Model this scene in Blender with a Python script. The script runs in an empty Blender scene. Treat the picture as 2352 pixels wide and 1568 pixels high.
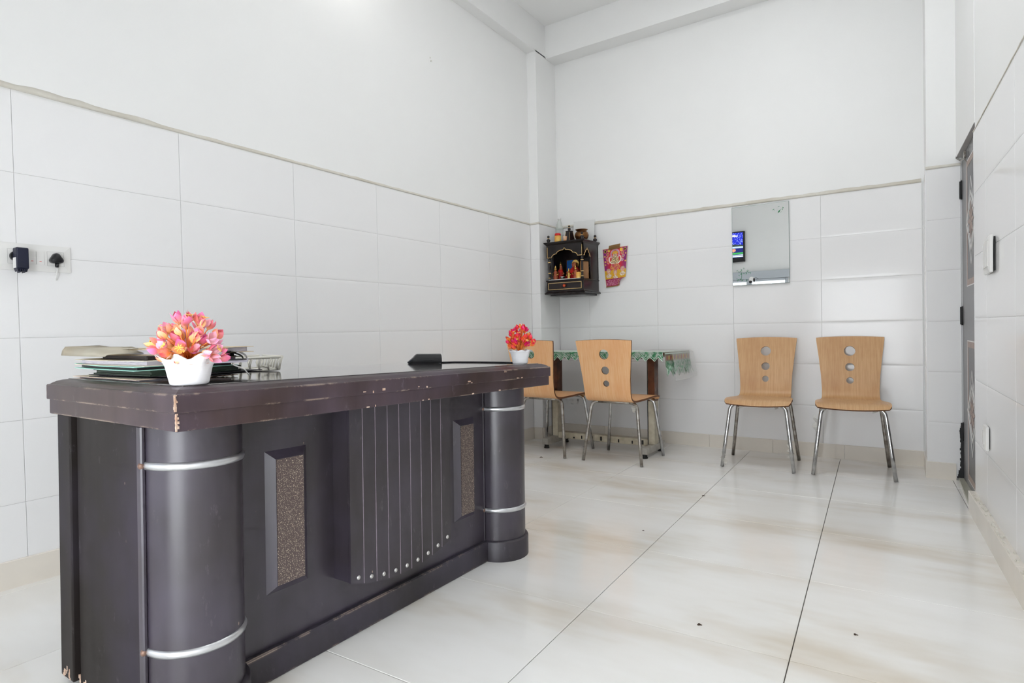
import bpy, bmesh, math, random
from mathutils import Vector, Matrix
from mathutils.geometry import delaunay_2d_cdt

scene = bpy.context.scene
COL = scene.collection

# ------------------------------------------------------------------ camera
YAW, PITCH, ROLL = 0.58497, -0.01907, -0.02161
CAM = Vector((2.67225, -4.70061, 0.95591))
fwd = Vector((-math.sin(YAW) * math.cos(PITCH), math.cos(YAW) * math.cos(PITCH), math.sin(PITCH)))
rgt = Vector((math.cos(YAW), math.sin(YAW), 0))
up = rgt.cross(fwd)
r2 = math.cos(ROLL) * rgt + math.sin(ROLL) * up
u2 = -math.sin(ROLL) * rgt + math.cos(ROLL) * up
cd = bpy.data.cameras.new('camera')
cam = bpy.data.objects.new('camera', cd)
COL.objects.link(cam)
m = Matrix.Identity(4)
for i in range(3):
    m[i][0], m[i][1], m[i][2], m[i][3] = r2[i], u2[i], -fwd[i], CAM[i]
cam.matrix_world = m
cd.sensor_width = 36.0
cd.sensor_fit = 'HORIZONTAL'
cd.lens = 1343.13 / 2352 * 36
cd.clip_start = 0.02
scene.camera = cam

# ------------------------------------------------------------------ world, light, exposure
w = bpy.data.worlds.new('world')
scene.world = w
w.use_nodes = True
w.node_tree.nodes['Background'].inputs[0].default_value = (0.75, 0.85, 1.0, 1)
w.node_tree.nodes['Background'].inputs[1].default_value = 1.0
scene.view_settings.view_transform = 'Standard'
scene.view_settings.look = 'None'
scene.view_settings.exposure = -0.07
scene.view_settings.gamma = 1.0
scene.view_settings.use_curve_mapping = False
scene.cycles.use_adaptive_sampling = True
scene.cycles.adaptive_threshold = 0.09
scene.cycles.use_light_tree = False
scene.cycles.adaptive_min_samples = 12
scene.cycles.max_bounces = 8
scene.cycles.diffuse_bounces = 4
scene.cycles.glossy_bounces = 4
scene.cycles.transparent_max_bounces = 6
scene.cycles.caustics_reflective = False
scene.cycles.caustics_refractive = False
LAMP_W = 6.0        # bulb on the left wall
PANE_E = (2.0, 2.2, 9.0)   # daylit frosted panes of the entrance behind the camera (shaded, shaded, open side)
FILL_E = (7.0, 17.5)   # two added ceiling fill panels, above the open floor and above the chairs
SY = -0.01702        # the floor falls slightly towards the back wall


def FZ(y):
    return SY * y


# ------------------------------------------------------------------ node helpers
def lin(c):
    return tuple(((v / 255) / 12.92 if v / 255 <= 0.04045 else ((v / 255 + 0.055) / 1.055) ** 2.4) for v in c)


def new_mat(name):
    mt = bpy.data.materials.new(name)
    mt.use_nodes = True
    nt = mt.node_tree
    return mt, nt, nt.nodes['Principled BSDF']


def node(nt, kind, **kw):
    n = nt.nodes.new(kind)
    for k, v in kw.items():
        if k in n.inputs:
            n.inputs[k].default_value = v
        else:
            setattr(n, k, v)
    return n


def ramp(nt, fac, stops):
    r = nt.nodes.new('ShaderNodeValToRGB')
    els = r.color_ramp.elements
    while len(els) < len(stops):
        els.new(0.5)
    for e, (p, c) in zip(els, stops):
        e.position = p
        e.color = (*c, 1) if len(c) == 3 else c
    nt.links.new(fac, r.inputs[0])
    return r


def mixc(nt, fac, a, b, mode='MIX'):
    n = nt.nodes.new('ShaderNodeMix')
    n.data_type = 'RGBA'
    n.blend_type = mode
    for s, v in ((n.inputs[0], fac), (n.inputs[6], a), (n.inputs[7], b)):
        if hasattr(v, 'links') or isinstance(v, bpy.types.NodeSocket):
            nt.links.new(v, s)
        elif isinstance(v, (int, float)):
            s.default_value = v
        else:
            s.default_value = (*v, 1) if len(v) == 3 else v
    return n.outputs[2]


def coords(nt, scale=(1, 1, 1), kind='Object'):
    tc = nt.nodes.new('ShaderNodeTexCoord')
    mp = nt.nodes.new('ShaderNodeMapping')
    mp.inputs['Scale'].default_value = scale
    nt.links.new(tc.outputs[kind], mp.inputs[0])
    return mp.outputs[0]


def noise(nt, vec, scale, detail=4, rough=0.55):
    n = node(nt, 'ShaderNodeTexNoise', Scale=scale, Detail=detail, Roughness=rough)
    nt.links.new(vec, n.inputs['Vector'])
    return n.outputs['Fac']


def bump(nt, bs, height, strength=0.2, dist=0.01):
    b = node(nt, 'ShaderNodeBump', Strength=strength, Distance=dist)
    nt.links.new(height, b.inputs['Height'])
    nt.links.new(b.outputs[0], bs.inputs['Normal'])


def mat(name, c, rough=0.5, metal=0.0, var=0.0, scale=6.0, stretch=(1, 1, 1), c2=None, coat=0.0, bmp=0.0,
        alpha=1.0, trans=0.0, ior=1.45, emit=0.0):
    """plain procedural material: colour with a soft noise variation and optional relief"""
    mt, nt, bs = new_mat(name)
    bs.inputs['Roughness'].default_value = rough
    bs.inputs['Metallic'].default_value = metal
    bs.inputs['IOR'].default_value = ior
    if coat:
        bs.inputs['Coat Weight'].default_value = coat
        bs.inputs['Coat Roughness'].default_value = 0.08
    if alpha < 1:
        bs.inputs['Alpha'].default_value = alpha
    if trans:
        bs.inputs['Transmission Weight'].default_value = trans
    if var or c2 or bmp:
        v = coords(nt, stretch)
        f = noise(nt, v, scale)
        if c2 is None:
            c2 = tuple(max(0, x * (1 - var)) for x in c)
        r = ramp(nt, f, [(0.3, c2), (0.7, c)])
        nt.links.new(r.outputs[0], bs.inputs['Base Color'])
        if bmp:
            bump(nt, bs, f, bmp, 0.005)
    else:
        bs.inputs['Base Color'].default_value = (*c, 1)
    if emit:
        bs.inputs['Emission Color'].default_value = (*c, 1)
        bs.inputs['Emission Strength'].default_value = emit
    return mt


def print_mat(name, rough=0.45, emit=0.0):
    """flat print read from the mesh's colour attribute"""
    mt, nt, bs = new_mat(name)
    a = nt.nodes.new('ShaderNodeVertexColor')
    a.layer_name = 'print'
    nt.links.new(a.outputs[0], bs.inputs['Base Color'])
    bs.inputs['Roughness'].default_value = rough
    if emit:
        nt.links.new(a.outputs[0], bs.inputs['Emission Color'])
        bs.inputs['Emission Strength'].default_value = emit
    return mt


M = {}
# plaster: white paint with very faint cloudiness
M['plaster'] = mat('white_plaster', (0.88, 0.88, 0.868), 0.55, var=0.03, scale=1.2, bmp=0.03)
M['ceiling'] = mat('ceiling_paint', (0.88, 0.88, 0.87), 0.6, var=0.02, scale=1.5)
M['tile'] = mat('glazed_wall_tile', (0.875, 0.87, 0.868), 0.13, var=0.02, scale=1.1)
M['tile'].node_tree.nodes['Principled BSDF'].inputs['Specular IOR Level'].default_value = 0.42
M['grout'] = mat('grout', (0.56, 0.55, 0.53), 0.8, var=0.35, scale=30)
M['fgrout'] = mat('floor_grout', (0.13, 0.115, 0.10), 0.8, var=0.4, scale=40)
M['skirt'] = mat('beige_skirting_tile', lin((232, 225, 214)), 0.25, var=0.08, scale=4)


def ledge_material():
    mt, nt, bs = new_mat('dusty_cement_ledge')
    v = coords(nt)
    f = noise(nt, v, 3.0, 3)
    g = noise(nt, v, 40.0, 3)
    r = ramp(nt, f, [(0.42, lin((222, 219, 210))), (0.6, lin((208, 202, 188))), (0.78, lin((182, 174, 156)))])
    o = mixc(nt, g, r.outputs[0], lin((205, 200, 188)))
    nt.links.new(o, bs.inputs['Base Color'])
    bs.inputs['Roughness'].default_value = 0.85
    return mt


M['ledge'] = ledge_material()


def floor_material():
    mt, nt, bs = new_mat('polished_floor_tile')
    tc = nt.nodes.new('ShaderNodeTexCoord')
    geo = nt.nodes.new('ShaderNodeNewGeometry')
    mp = nt.nodes.new('ShaderNodeMapping')
    mp.inputs['Scale'].default_value = (0.6, 1.7, 1)
    nt.links.new(geo.outputs['Position'], mp.inputs[0])
    f = noise(nt, mp.outputs[0], 1.5, 4, 0.6)
    r = ramp(nt, f, [(0.30, lin((222, 213, 198))), (0.48, lin((241, 239, 234))), (0.64, lin((247, 246, 243)))])
    oi = nt.nodes.new('ShaderNodeObjectInfo')
    rr = ramp(nt, oi.outputs['Random'], [(0, (0.95, 0.95, 0.95)), (1, (1, 1, 1))])
    nt.links.new(mixc(nt, 1.0, r.outputs[0], rr.outputs[0], 'MULTIPLY'), bs.inputs['Base Color'])
    sm = noise(nt, geo.outputs['Position'], 5, 3)
    rg = ramp(nt, sm, [(0.3, (0.10,) * 3), (0.75, (0.19,) * 3)])
    nt.links.new(rg.outputs[0], bs.inputs['Roughness'])
    bs.inputs['Specular IOR Level'].default_value = 0.5
    return mt


M['floor'] = floor_material()


def desk_material(name, c1, c2, rough=0.34, chips=0.0, chip_r=0.006, dust_sheen=0.25):
    """dark polished wood: streaky stain, pale scuffs, bare wood where edges are knocked"""
    mt, nt, bs = new_mat(name)
    geo = nt.nodes.new('ShaderNodeNewGeometry')
    v = coords(nt, (1, 1, 0.12))
    v2 = coords(nt, (1, 1, 1))
    f = noise(nt, v, 9, 5, 0.6)
    base = ramp(nt, f, [(0.30, c1), (0.68, c2)]).outputs[0]
    # scuffs
    s = noise(nt, coords(nt, (1, 1, 0.35)), 30, 6, 0.75)
    sc = ramp(nt, s, [(0.62, (0, 0, 0)), (0.74, (dust_sheen,) * 3)])
    base = mixc(nt, sc.outputs[0], base, lin((150, 143, 150)))
    d = noise(nt, v2, 3.2, 3)
    dd = ramp(nt, d, [(0.42, (0, 0, 0)), (0.75, (dust_sheen * 0.9,) * 3)])
    base = mixc(nt, dd.outputs[0], base, lin((104, 96, 122)))  # dust patches tinted lilac to paint in the daylight sheen
    # small nicks
    vo = node(nt, 'ShaderNodeTexVoronoi', Scale=26.0)
    nt.links.new(coords(nt, (1, 1, 0.5)), vo.inputs['Vector'])
    nk = ramp(nt, vo.outputs['Distance'], [(0.035, (1, 1, 1)), (0.06, (0, 0, 0))])
    nk2 = mixc(nt, 1.0, nk.outputs[0], ramp(nt, noise(nt, v2, 7, 2), [(0.56, (0, 0, 0)), (0.6, (0.8,) * 3)]).outputs[0], 'MULTIPLY')
    base = mixc(nt, nk2, base, lin((205, 180, 160)))
    if chips:
        bv = node(nt, 'ShaderNodeBevel', Radius=chip_r)
        bv.samples = 4
        dp = nt.nodes.new('ShaderNodeVectorMath')
        dp.operation = 'DOT_PRODUCT'
        nt.links.new(bv.outputs[0], dp.inputs[0])
        nt.links.new(geo.outputs['Normal'], dp.inputs[1])
        e = ramp(nt, dp.outputs['Value'], [(0.80, (1, 1, 1)), (0.985, (0, 0, 0))])
        n1 = noise(nt, v2, 5.5, 8, 0.78)
        th = ramp(nt, n1, [(0.60 - chips, (0, 0, 0)), (0.66 - chips, (1, 1, 1))])
        mk = mixc(nt, 1.0, e.outputs[0], th.outputs[0], 'MULTIPLY')
        base = mixc(nt, mk, base, lin((214, 190, 168)))
    nt.links.new(base, bs.inputs['Base Color'])
    rg = ramp(nt, d, [(0.3, (rough,) * 3), (0.8, (rough + 0.14,) * 3)])
    nt.links.new(rg.outputs[0], bs.inputs['Roughness'])
    bs.inputs['Specular IOR Level'].default_value = 0.5
    return mt


def spec(key, v):
    M[key].node_tree.nodes['Principled BSDF'].inputs['Specular IOR Level'].default_value = v


M['desk'] = desk_material('dark_stained_wood', lin((36, 30, 33)), lin((54, 48, 54)), 0.27)
M['desk_side'] = desk_material('dark_stained_side_board', lin((28, 23, 22)), lin((42, 37, 35)), 0.48)
M['desk_edge'] = desk_material('worn_dark_wood_edge', lin((52, 38, 36)), lin((74, 58, 56)), 0.30, chips=0.10, dust_sheen=0.35)
M['desk_plinth'] = desk_material('worn_dark_plinth', lin((38, 34, 37)), lin((54, 50, 55)), 0.36, chips=0.10, chip_r=0.008)
M['desk_bevel_lit'] = desk_material('bevelled_dark_frame_lit', lin((52, 46, 52)), lin((74, 68, 78)), 0.25)  # desk wood lightened, painting in the light caught by the bevels
spec('desk_bevel_lit', 0.8)
spec('desk', 0.75)
spec('desk_side', 0.22)
spec('desk_edge', 0.36)
M['groove'] = mat('pale_groove_line', lin((150, 138, 150)), 0.5, var=0.3, scale=60)
M['topgloss'] = mat('polished_dark_desktop', lin((72, 66, 66)), 0.07, var=0.3, scale=4, coat=0.6)


def glitter_material():
    mt, nt, bs = new_mat('brown_glitter_laminate')
    v = coords(nt)
    vo = node(nt, 'ShaderNodeTexVoronoi', Scale=380.0)
    nt.links.new(v, vo.inputs['Vector'])
    k = ramp(nt, vo.outputs['Distance'], [(0.26, (1, 1, 1)), (0.36, (0, 0, 0))])
    g = ramp(nt, noise(nt, v, 300, 2), [(0.46, (0.1,) * 3), (0.56, (1, 1, 1))])
    mk = mixc(nt, 1.0, k.outputs[0], g.outputs[0], 'MULTIPLY')
    nt.links.new(mixc(nt, mk, lin((88, 74, 72)), lin((232, 218, 192))), bs.inputs['Base Color'])
    bs.inputs['Roughness'].default_value = 0.3
    return mt


M['glitter'] = glitter_material()
M['barewood'] = mat('bare_chipped_wood', lin((226, 206, 188)), 0.7, c2=lin((190, 150, 124)), scale=60)
M['chrome'] = mat('chrome_tube', (0.62, 0.62, 0.62), 0.18, 1.0, var=0.45, scale=25)
M['dullsteel'] = mat('tarnished_steel', (0.50, 0.48, 0.45), 0.35, 1.0, c2=(0.22, 0.19, 0.16), scale=30)
M['ring'] = mat('silver_band', (0.72, 0.73, 0.75), 0.28, 0.85, var=0.25, scale=18)
M['rivet'] = mat('rusty_rivet', lin((150, 120, 105)), 0.5, 0.5, var=0.4, scale=80)
M['stud'] = mat('silver_stud', (0.66, 0.65, 0.63), 0.35, 0.8, var=0.2, scale=90)


def ply_material(name, c1, c2, c3):
    mt, nt, bs = new_mat(name)
    v = coords(nt, (14, 1.0, 0.7))
    f = noise(nt, v, 9, 6, 0.65)
    g = noise(nt, coords(nt, (1.2, 1, 1)), 4.0, 3)
    b = ramp(nt, f, [(0.3, c1), (0.65, c2)]).outputs[0]
    b = mixc(nt, ramp(nt, g, [(0.45, (0, 0, 0)), (0.75, (0.55,) * 3)]).outputs[0], b, c3)
    nt.links.new(b, bs.inputs['Base Color'])
    bs.inputs['Roughness'].default_value = 0.38
    return mt


M['ply_pale'] = ply_material('pale_birch_plywood', lin((196, 150, 102)), lin((214, 174, 128)), lin((186, 136, 90)))
M['ply_warm_lit'] = ply_material('warm_birch_plywood_lit', lin((238, 176, 118)), lin((247, 200, 150)), lin((230, 160, 106)))  # warmer ply, lightened to paint in the light on the chair backs
M['ply_edge'] = mat('plywood_edge', lin((120, 76, 48)), 0.55, var=0.35, scale=40, stretch=(1, 1, 8))
M['rubber'] = mat('black_rubber', (0.015, 0.015, 0.015), 0.6)
M['cream_metal'] = mat('chipped_cream_enamel', lin((206, 200, 180)), 0.45, c2=lin((170, 160, 138)), scale=14)
M['grey_metal'] = mat('grey_table_steel', lin((184, 182, 175)), 0.4, 0.2, c2=lin((150, 145, 136)), scale=16)
M['brown_lam'] = mat('brown_laminate', lin((112, 66, 40)), 0.4, c2=lin((70, 38, 22)), scale=18)
M['black'] = mat('black_plastic', (0.012, 0.012, 0.014), 0.35)
M['navy'] = mat('dark_navy_plastic', lin((24, 28, 52)), 0.45, var=0.3, scale=30)
M['white_plastic'] = mat('white_plastic', lin((232, 231, 228)), 0.3)
M['white_pot'] = mat('white_pot_plastic', lin((240, 240, 242)), 0.4, var=0.04, scale=30, stretch=(1, 1, 8), bmp=0.15)
M['ivory'] = mat('ivory_plastic', lin((236, 233, 222)), 0.4)
M['red_led'] = mat('red_mark', lin((220, 90, 90)), 0.5)
M['mirror'] = mat('mirror_silver', (0.92, 0.94, 0.94), 0.0, 1.0)
M['glass_edge'] = mat('mirror_glass_edge', lin((150, 165, 160)), 0.15)
M['leaf_print'] = mat('green_print', lin((40, 130, 80)), 0.5)
M['ink'] = mat('black_print', (0.01, 0.01, 0.01), 0.5)
M['door'] = mat('dark_grey_door_laminate', lin((122, 121, 122)), 0.35, var=0.12, scale=6, stretch=(1, 1, 0.2))
M['door_in'] = mat('charcoal_door_field', lin((92, 91, 92)), 0.35, var=0.15, scale=8)
M['door_wood'] = mat('brown_grain_border', lin((178, 156, 144)), 0.4, c2=lin((136, 112, 100)), scale=20, stretch=(1, 8, 1))
M['door_line'] = mat('white_inlay_line', lin((228, 226, 224)), 0.4)
M['door_top'] = mat('grey_lintel_board', lin((186, 184, 182)), 0.5, var=0.1, scale=8)
M['hinge'] = mat('black_hinge', (0.012, 0.011, 0.011), 0.5)
M['threshold'] = mat('stone_threshold', lin((182, 180, 164)), 0.2, var=0.1, scale=10)
M['frame_grey'] = mat('grey_aluminium_frame', lin((190, 196, 202)), 0.35, 0.2)
M['mandir'] = mat('dark_lacquered_wood', lin((16, 10, 10)), 0.3, c2=lin((34, 20, 20)), scale=8, stretch=(1, 1, 0.2), coat=0.15)
M['gold'] = mat('gold_paint', lin((226, 190, 130)), 0.4, 0.2)
M['brass'] = mat('aged_brass', lin((150, 108, 66)), 0.3, 0.9, c2=lin((92, 58, 34)), scale=10)
M['brass_hi'] = mat('bright_brass', lin((214, 176, 100)), 0.25, 0.9, var=0.2, scale=20)
M['silver'] = mat('steel_bowl', (0.75, 0.75, 0.75), 0.2, 1.0)
M['orange_knob'] = mat('orange_knob', lin((214, 78, 30)), 0.35)
M['red_cloth'] = mat('red_cloth', lin((206, 26, 18)), 0.75, c2=lin((140, 12, 10)), scale=22, bmp=0.3)
M['blue_print'] = mat('blue_picture', lin((40, 96, 224)), 0.3, c2=lin((40, 140, 160)), scale=26)
M['brown_print'] = mat('brown_picture', lin((176, 130, 88)), 0.35, c2=lin((120, 84, 50)), scale=9)
M['flesh_brass'] = mat('painted_figurine', lin((190, 120, 70)), 0.45, c2=lin((150, 40, 40)), scale=40)
M['bottle'] = mat('clear_bottle_plastic', (0.62, 0.66, 0.62), 0.06, trans=0.0, alpha=0.5)
M['label_y'] = mat('yellow_jar', lin((246, 214, 120)), 0.4, c2=lin((236, 160, 60)), scale=30)
M['red'] = mat('red_lid', lin((208, 28, 30)), 0.35)
M['cup'] = mat('orange_paper_cup', lin((240, 150, 60)), 0.5, c2=lin((236, 220, 200)), scale=40)
M['board'] = mat('white_board', lin((226, 226, 224)), 0.4)
M['tape'] = mat('brown_tape', lin((176, 134, 84)), 0.3, var=0.12, scale=20)
M['cloth_top'] = mat('tablecloth_top', lin((224, 226, 214)), 0.5, c2=lin((190, 212, 196)), scale=30)


def lace_material(name, c1, c2, s):
    mt, nt, bs = new_mat(name)
    v = coords(nt)
    vo = node(nt, 'ShaderNodeTexVoronoi', Scale=s)
    nt.links.new(v, vo.inputs['Vector'])
    f = noise(nt, v, s * 0.6, 4)
    a = ramp(nt, vo.outputs['Distance'], [(0.28, c1), (0.55, c2)])
    o = mixc(nt, ramp(nt, f, [(0.44, (0, 0, 0)), (0.60, (0.9,) * 3)]).outputs[0], a.outputs[0], lin((222, 236, 226)))
    nt.links.new(o, bs.inputs['Base Color'])
    bs.inputs['Roughness'].default_value = 0.7
    return mt


M['lace'] = lace_material('green_lace', lin((112, 190, 140)), lin((74, 160, 108)), 70)
M['lace_pale'] = lace_material('pale_green_lace', lin((176, 220, 190)), lin((126, 190, 150)), 60)
M['lace_white'] = mat('white_lace_thread', lin((216, 236, 224)), 0.7)
M['film'] = mat('clear_plastic_film', (0.85, 0.87, 0.83), 0.12, alpha=0.30)
M['film_torn'] = mat('torn_plastic_film', (0.62, 0.60, 0.54), 0.35, alpha=0.55)
M['band_pale'] = mat('pale_cloth_band', lin((206, 204, 188)), 0.7, var=0.1, scale=40)
M['dot_red'] = mat('red_motif', lin((176, 72, 58)), 0.6)
M['dot_yellow'] = mat('yellow_motif', lin((222, 176, 84)), 0.6)
M['paper'] = mat('white_paper', lin((226, 224, 232)), 0.7, c2=lin((176, 170, 184)), scale=90, stretch=(0.4, 0.4, 9))
M['kraft'] = mat('beige_card', lin((226, 220, 203)), 0.65, c2=lin((212, 200, 178)), scale=5)
M['peach'] = mat('peach_card', lin((246, 220, 198)), 0.65, var=0.06, scale=6)
M['mint'] = mat('mint_card', lin((176, 232, 216)), 0.6, var=0.08, scale=6)
M['dgreen'] = mat('dark_green_cover', lin((30, 46, 34)), 0.5, c2=lin((44, 58, 44)), scale=14)
M['dbrown'] = mat('dark_brown_cover', lin((54, 42, 38)), 0.5, c2=lin((38, 28, 26)), scale=14)
M['dblack'] = mat('black_cover', lin((30, 24, 30)), 0.45, var=0.3, scale=14)
M['tan'] = mat('tan_card', lin((224, 204, 170)), 0.65, var=0.08, scale=6)
M['crumb'] = mat('dark_crumb', lin((70, 52, 40)), 0.8)
M['lampbody'] = mat('lamp_holder_plastic', lin((232, 232, 228)), 0.4)


def emission(name, c, s):
    mt = bpy.data.materials.new(name)
    mt.use_nodes = True
    nt = mt.node_tree
    nt.nodes.remove(nt.nodes['Principled BSDF'])
    e = nt.nodes.new('ShaderNodeEmission')
    e.inputs[0].default_value = (*c, 1)
    e.inputs[1].default_value = s
    nt.links.new(e.outputs[0], nt.nodes['Material Output'].inputs[0])
    return mt


for k_ in range(3):
    M['pane%d' % k_] = emission('daylit_frosted_glass', (0.92, 0.96, 1.0), PANE_E[k_])
M['bulb'] = emission('lit_bulb', (1, 0.98, 0.95), 12.0)
M['bulb'].cycles.emission_sampling = 'NONE'


def petal_material(name, base, mid, tip):
    mt, nt, bs = new_mat(name)
    tc = nt.nodes.new('ShaderNodeTexCoord')
    sp = nt.nodes.new('ShaderNodeSeparateXYZ')
    nt.links.new(tc.outputs['Generated'], sp.inputs[0])
    r = ramp(nt, sp.outputs['Y'], [(0.05, base), (0.45, mid), (0.9, tip)])
    oi = nt.nodes.new('ShaderNodeObjectInfo')
    hv = nt.nodes.new('ShaderNodeHueSaturation')
    rr = nt.nodes.new('ShaderNodeMapRange')
    rr.inputs['To Min'].default_value = 0.475
    rr.inputs['To Max'].default_value = 0.53
    nt.links.new(oi.outputs['Random'], rr.inputs['Value'])
    nt.links.new(rr.outputs[0], hv.inputs['Hue'])
    nt.links.new(r.outputs[0], hv.inputs['Color'])
    nt.links.new(hv.outputs[0], bs.inputs['Base Color'])
    bs.inputs['Roughness'].default_value = 0.4
    return mt


M['petal_pink'] = petal_material('pink_petal', lin((255, 210, 150)), lin((255, 150, 165)), lin((255, 130, 180)))
M['petal_coral'] = petal_material('coral_petal', lin((255, 224, 140)), lin((255, 176, 140)), lin((255, 146, 146)))
M['petal_pale'] = petal_material('pale_pink_petal', lin((255, 196, 176)), lin((255, 196, 206)), lin((255, 180, 216)))
M['petal_peach'] = petal_material('peach_petal', lin((255, 226, 140)), lin((255, 200, 130)), lin((255, 176, 150)))
M['petal_red'] = petal_material('red_petal', lin((255, 150, 50)), lin((246, 70, 60)), lin((240, 40, 80)))
M['petal_magenta'] = petal_material('magenta_petal', lin((250, 140, 60)), lin((240, 50, 100)), lin((226, 20, 110)))
M['petal_orange'] = petal_material('orange_petal', lin((255, 190, 70)), lin((255, 120, 60)), lin((250, 80, 70)))
M['floret'] = mat('yellow_floret', lin((255, 214, 110)), 0.5)
M['stem'] = mat('orange_stem', lin((250, 150, 70)), 0.5)


# ------------------------------------------------------------------ geometry helpers
def setmat(bm, before, idx, smooth):
    for f in bm.faces:
        if f not in before:
            f.material_index = idx
            f.smooth = smooth


def box(bm, x0, x1, y0, y1, z0, z1, bev=0.0, seg=2, mat=0):
    old = set(bm.faces)
    r = bmesh.ops.create_cube(bm, size=1)
    vs = r['verts']
    for v in vs:
        v.co = Vector(((x0 + x1) / 2 + v.co.x * (x1 - x0), (y0 + y1) / 2 + v.co.y * (y1 - y0),
                       (z0 + z1) / 2 + v.co.z * (z1 - z0)))
    if bev:
        es = list({e for v in vs for e in v.link_edges})
        bmesh.ops.bevel(bm, geom=es, offset=bev, segments=seg, affect='EDGES', clamp_overlap=True, profile=0.5)
    setmat(bm, old, mat, False)


def tube(bm, path, r, seg=10, mat=0, caps=True, closed=False, smooth=True):
    pts = [Vector(p) for p in path]
    n = len(pts)
    rs = r if isinstance(r, (list, tuple)) else [r] * n
    rings = []
    ref = None
    for i, p in enumerate(pts):
        a = pts[(i - 1) % n] if closed else pts[max(i - 1, 0)]
        b = pts[(i + 1) % n] if closed else pts[min(i + 1, n - 1)]
        t = (b - a)
        t = t.normalized() if t.length > 1e-9 else Vector((0, 0, 1))
        if ref is None:
            ref = Vector((0, 0, 1)) if abs(t.z) < 0.9 else Vector((1, 0, 0))
        u = ref - t * ref.dot(t)
        if u.length < 1e-6:
            u = Vector((1, 0, 0)) - t * t.x
        u.normalize()
        ref = u
        v = t.cross(u)
        rings.append([bm.verts.new(p + (u * math.cos(2 * math.pi * k / seg) + v * math.sin(2 * math.pi * k / seg)) * rs[i])
                      for k in range(seg)])
    m_ = n if closed else n - 1
    for i in range(m_):
        A, B = rings[i], rings[(i + 1) % n]
        for k in range(seg):
            f = bm.faces.new((A[k], A[(k + 1) % seg], B[(k + 1) % seg], B[k]))
            f.smooth = smooth
            f.material_index = mat
    if caps and not closed:
        for R_, rev in ((rings[0], True), (rings[-1], False)):
            f = bm.faces.new(list(reversed(R_)) if rev else R_)
            f.material_index = mat


def lathe(bm, prof, seg=24, c=(0, 0, 0), mat=0, smooth=True, a0=0.0, a1=None, wave=None):
    full = a1 is None
    n = seg if full else seg + 1
    rings = []
    for (r, z) in prof:
        ring = []
        for k in range(n):
            a = a0 + ((2 * math.pi) * k / seg if full else (a1 - a0) * k / seg)
            rr, zz = (wave(r, z, a) if wave else (r, z))
            ring.append(bm.verts.new((c[0] + rr * math.cos(a), c[1] + rr * math.sin(a), c[2] + zz)))
        rings.append(ring)
    for i in range(len(rings) - 1):
        A, B = rings[i], rings[i + 1]
        for k in range(seg if full else seg):
            j = (k + 1) % n
            try:
                f = bm.faces.new((A[k], A[j], B[j], B[k]))
                f.smooth = smooth
                f.material_index = mat
            except ValueError:
                pass
    if full:
        for R_, (r, z), rev in ((rings[0], prof[0], True), (rings[-1], prof[-1], False)):
            if r > 1e-5:
                f = bm.faces.new(list(reversed(R_)) if rev else R_)
                f.material_index = mat
    return rings


def prism(bm, poly, d0, d1, axis='y', mat=0):
    """extrude a 2-D outline; axis y: poly in (x,z); axis x: poly in (y,z); axis z: poly in (x,y)"""
    def P3(a, b, d):
        return {'y': (a, d, b), 'x': (d, a, b), 'z': (a, b, d)}[axis]
    A = [bm.verts.new(P3(a, b, d0)) for a, b in poly]
    B = [bm.verts.new(P3(a, b, d1)) for a, b in poly]
    fs = [bm.faces.new(A), bm.faces.new(list(reversed(B)))]
    n = len(poly)
    for i in range(n):
        fs.append(bm.faces.new((A[i], B[i], B[(i + 1) % n], A[(i + 1) % n])))
    for f in fs:
        f.material_index = mat
    bmesh.ops.recalc_face_normals(bm, faces=fs)


def sphere(bm, c, r, su=12, sv=8, mat=0, sc=(1, 1, 1)):
    old = set(bm.faces)
    rr = bmesh.ops.create_uvsphere(bm, u_segments=su, v_segments=sv, radius=r)
    for v in rr['verts']:
        v.co = Vector((c[0] + v.co.x * sc[0], c[1] + v.co.y * sc[1], c[2] + v.co.z * sc[2]))
    setmat(bm, old, mat, True)


def BM():
    return bmesh.new()


def obj(name, bm, mats, parent=None, loc=None, rot=None, recalc=True):
    if recalc:
        bmesh.ops.recalc_face_normals(bm, faces=bm.faces[:])
    me = bpy.data.meshes.new(name)
    bm.to_mesh(me)
    bm.free()
    for m_ in (mats if isinstance(mats, (list, tuple)) else [mats]):
        me.materials.append(M[m_] if isinstance(m_, str) else m_)
    o = bpy.data.objects.new(name, me)
    COL.objects.link(o)
    if parent:
        o.parent = parent
    if loc:
        o.location = loc
    if rot:
        o.rotation_euler = rot
    return o


def linked(name, me, parent=None, loc=(0, 0, 0), rot=(0, 0, 0), scale=None):
    o = bpy.data.objects.new(name, me)
    COL.objects.link(o)
    o.parent = parent
    o.location = loc
    o.rotation_euler = rot
    if scale:
        o.scale = scale
    return o


def tag(o, label, cat=None, group=None, kind=None):
    o['label'] = label
    if cat:
        o['category'] = cat
    if group:
        o['group'] = group
    if kind:
        o['kind'] = kind
    return o


def thing(name, label, cat, loc=(0, 0, 0), rotz=0.0, group=None, tilt=False):
    o = bpy.data.objects.new(name, None)
    o.empty_display_size = 0.1
    COL.objects.link(o)
    o.location = loc
    if tilt:
        o.rotation_euler = (Matrix.Rotation(SY, 3, 'X') @ Matrix.Rotation(rotz, 3, 'Z')).to_euler()
    else:
        o.rotation_euler = (0, 0, rotz)
    return tag(o, label, cat, group)


def copy_tree(o, parent=None):
    c = o.copy()
    COL.objects.link(c)
    c.parent = parent
    for ch in list(o.children):
        copy_tree(ch, c)
    return c


def struct(name, bm, mats, label):
    o = obj(name, bm, mats)
    return tag(o, label, kind='structure')


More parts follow.
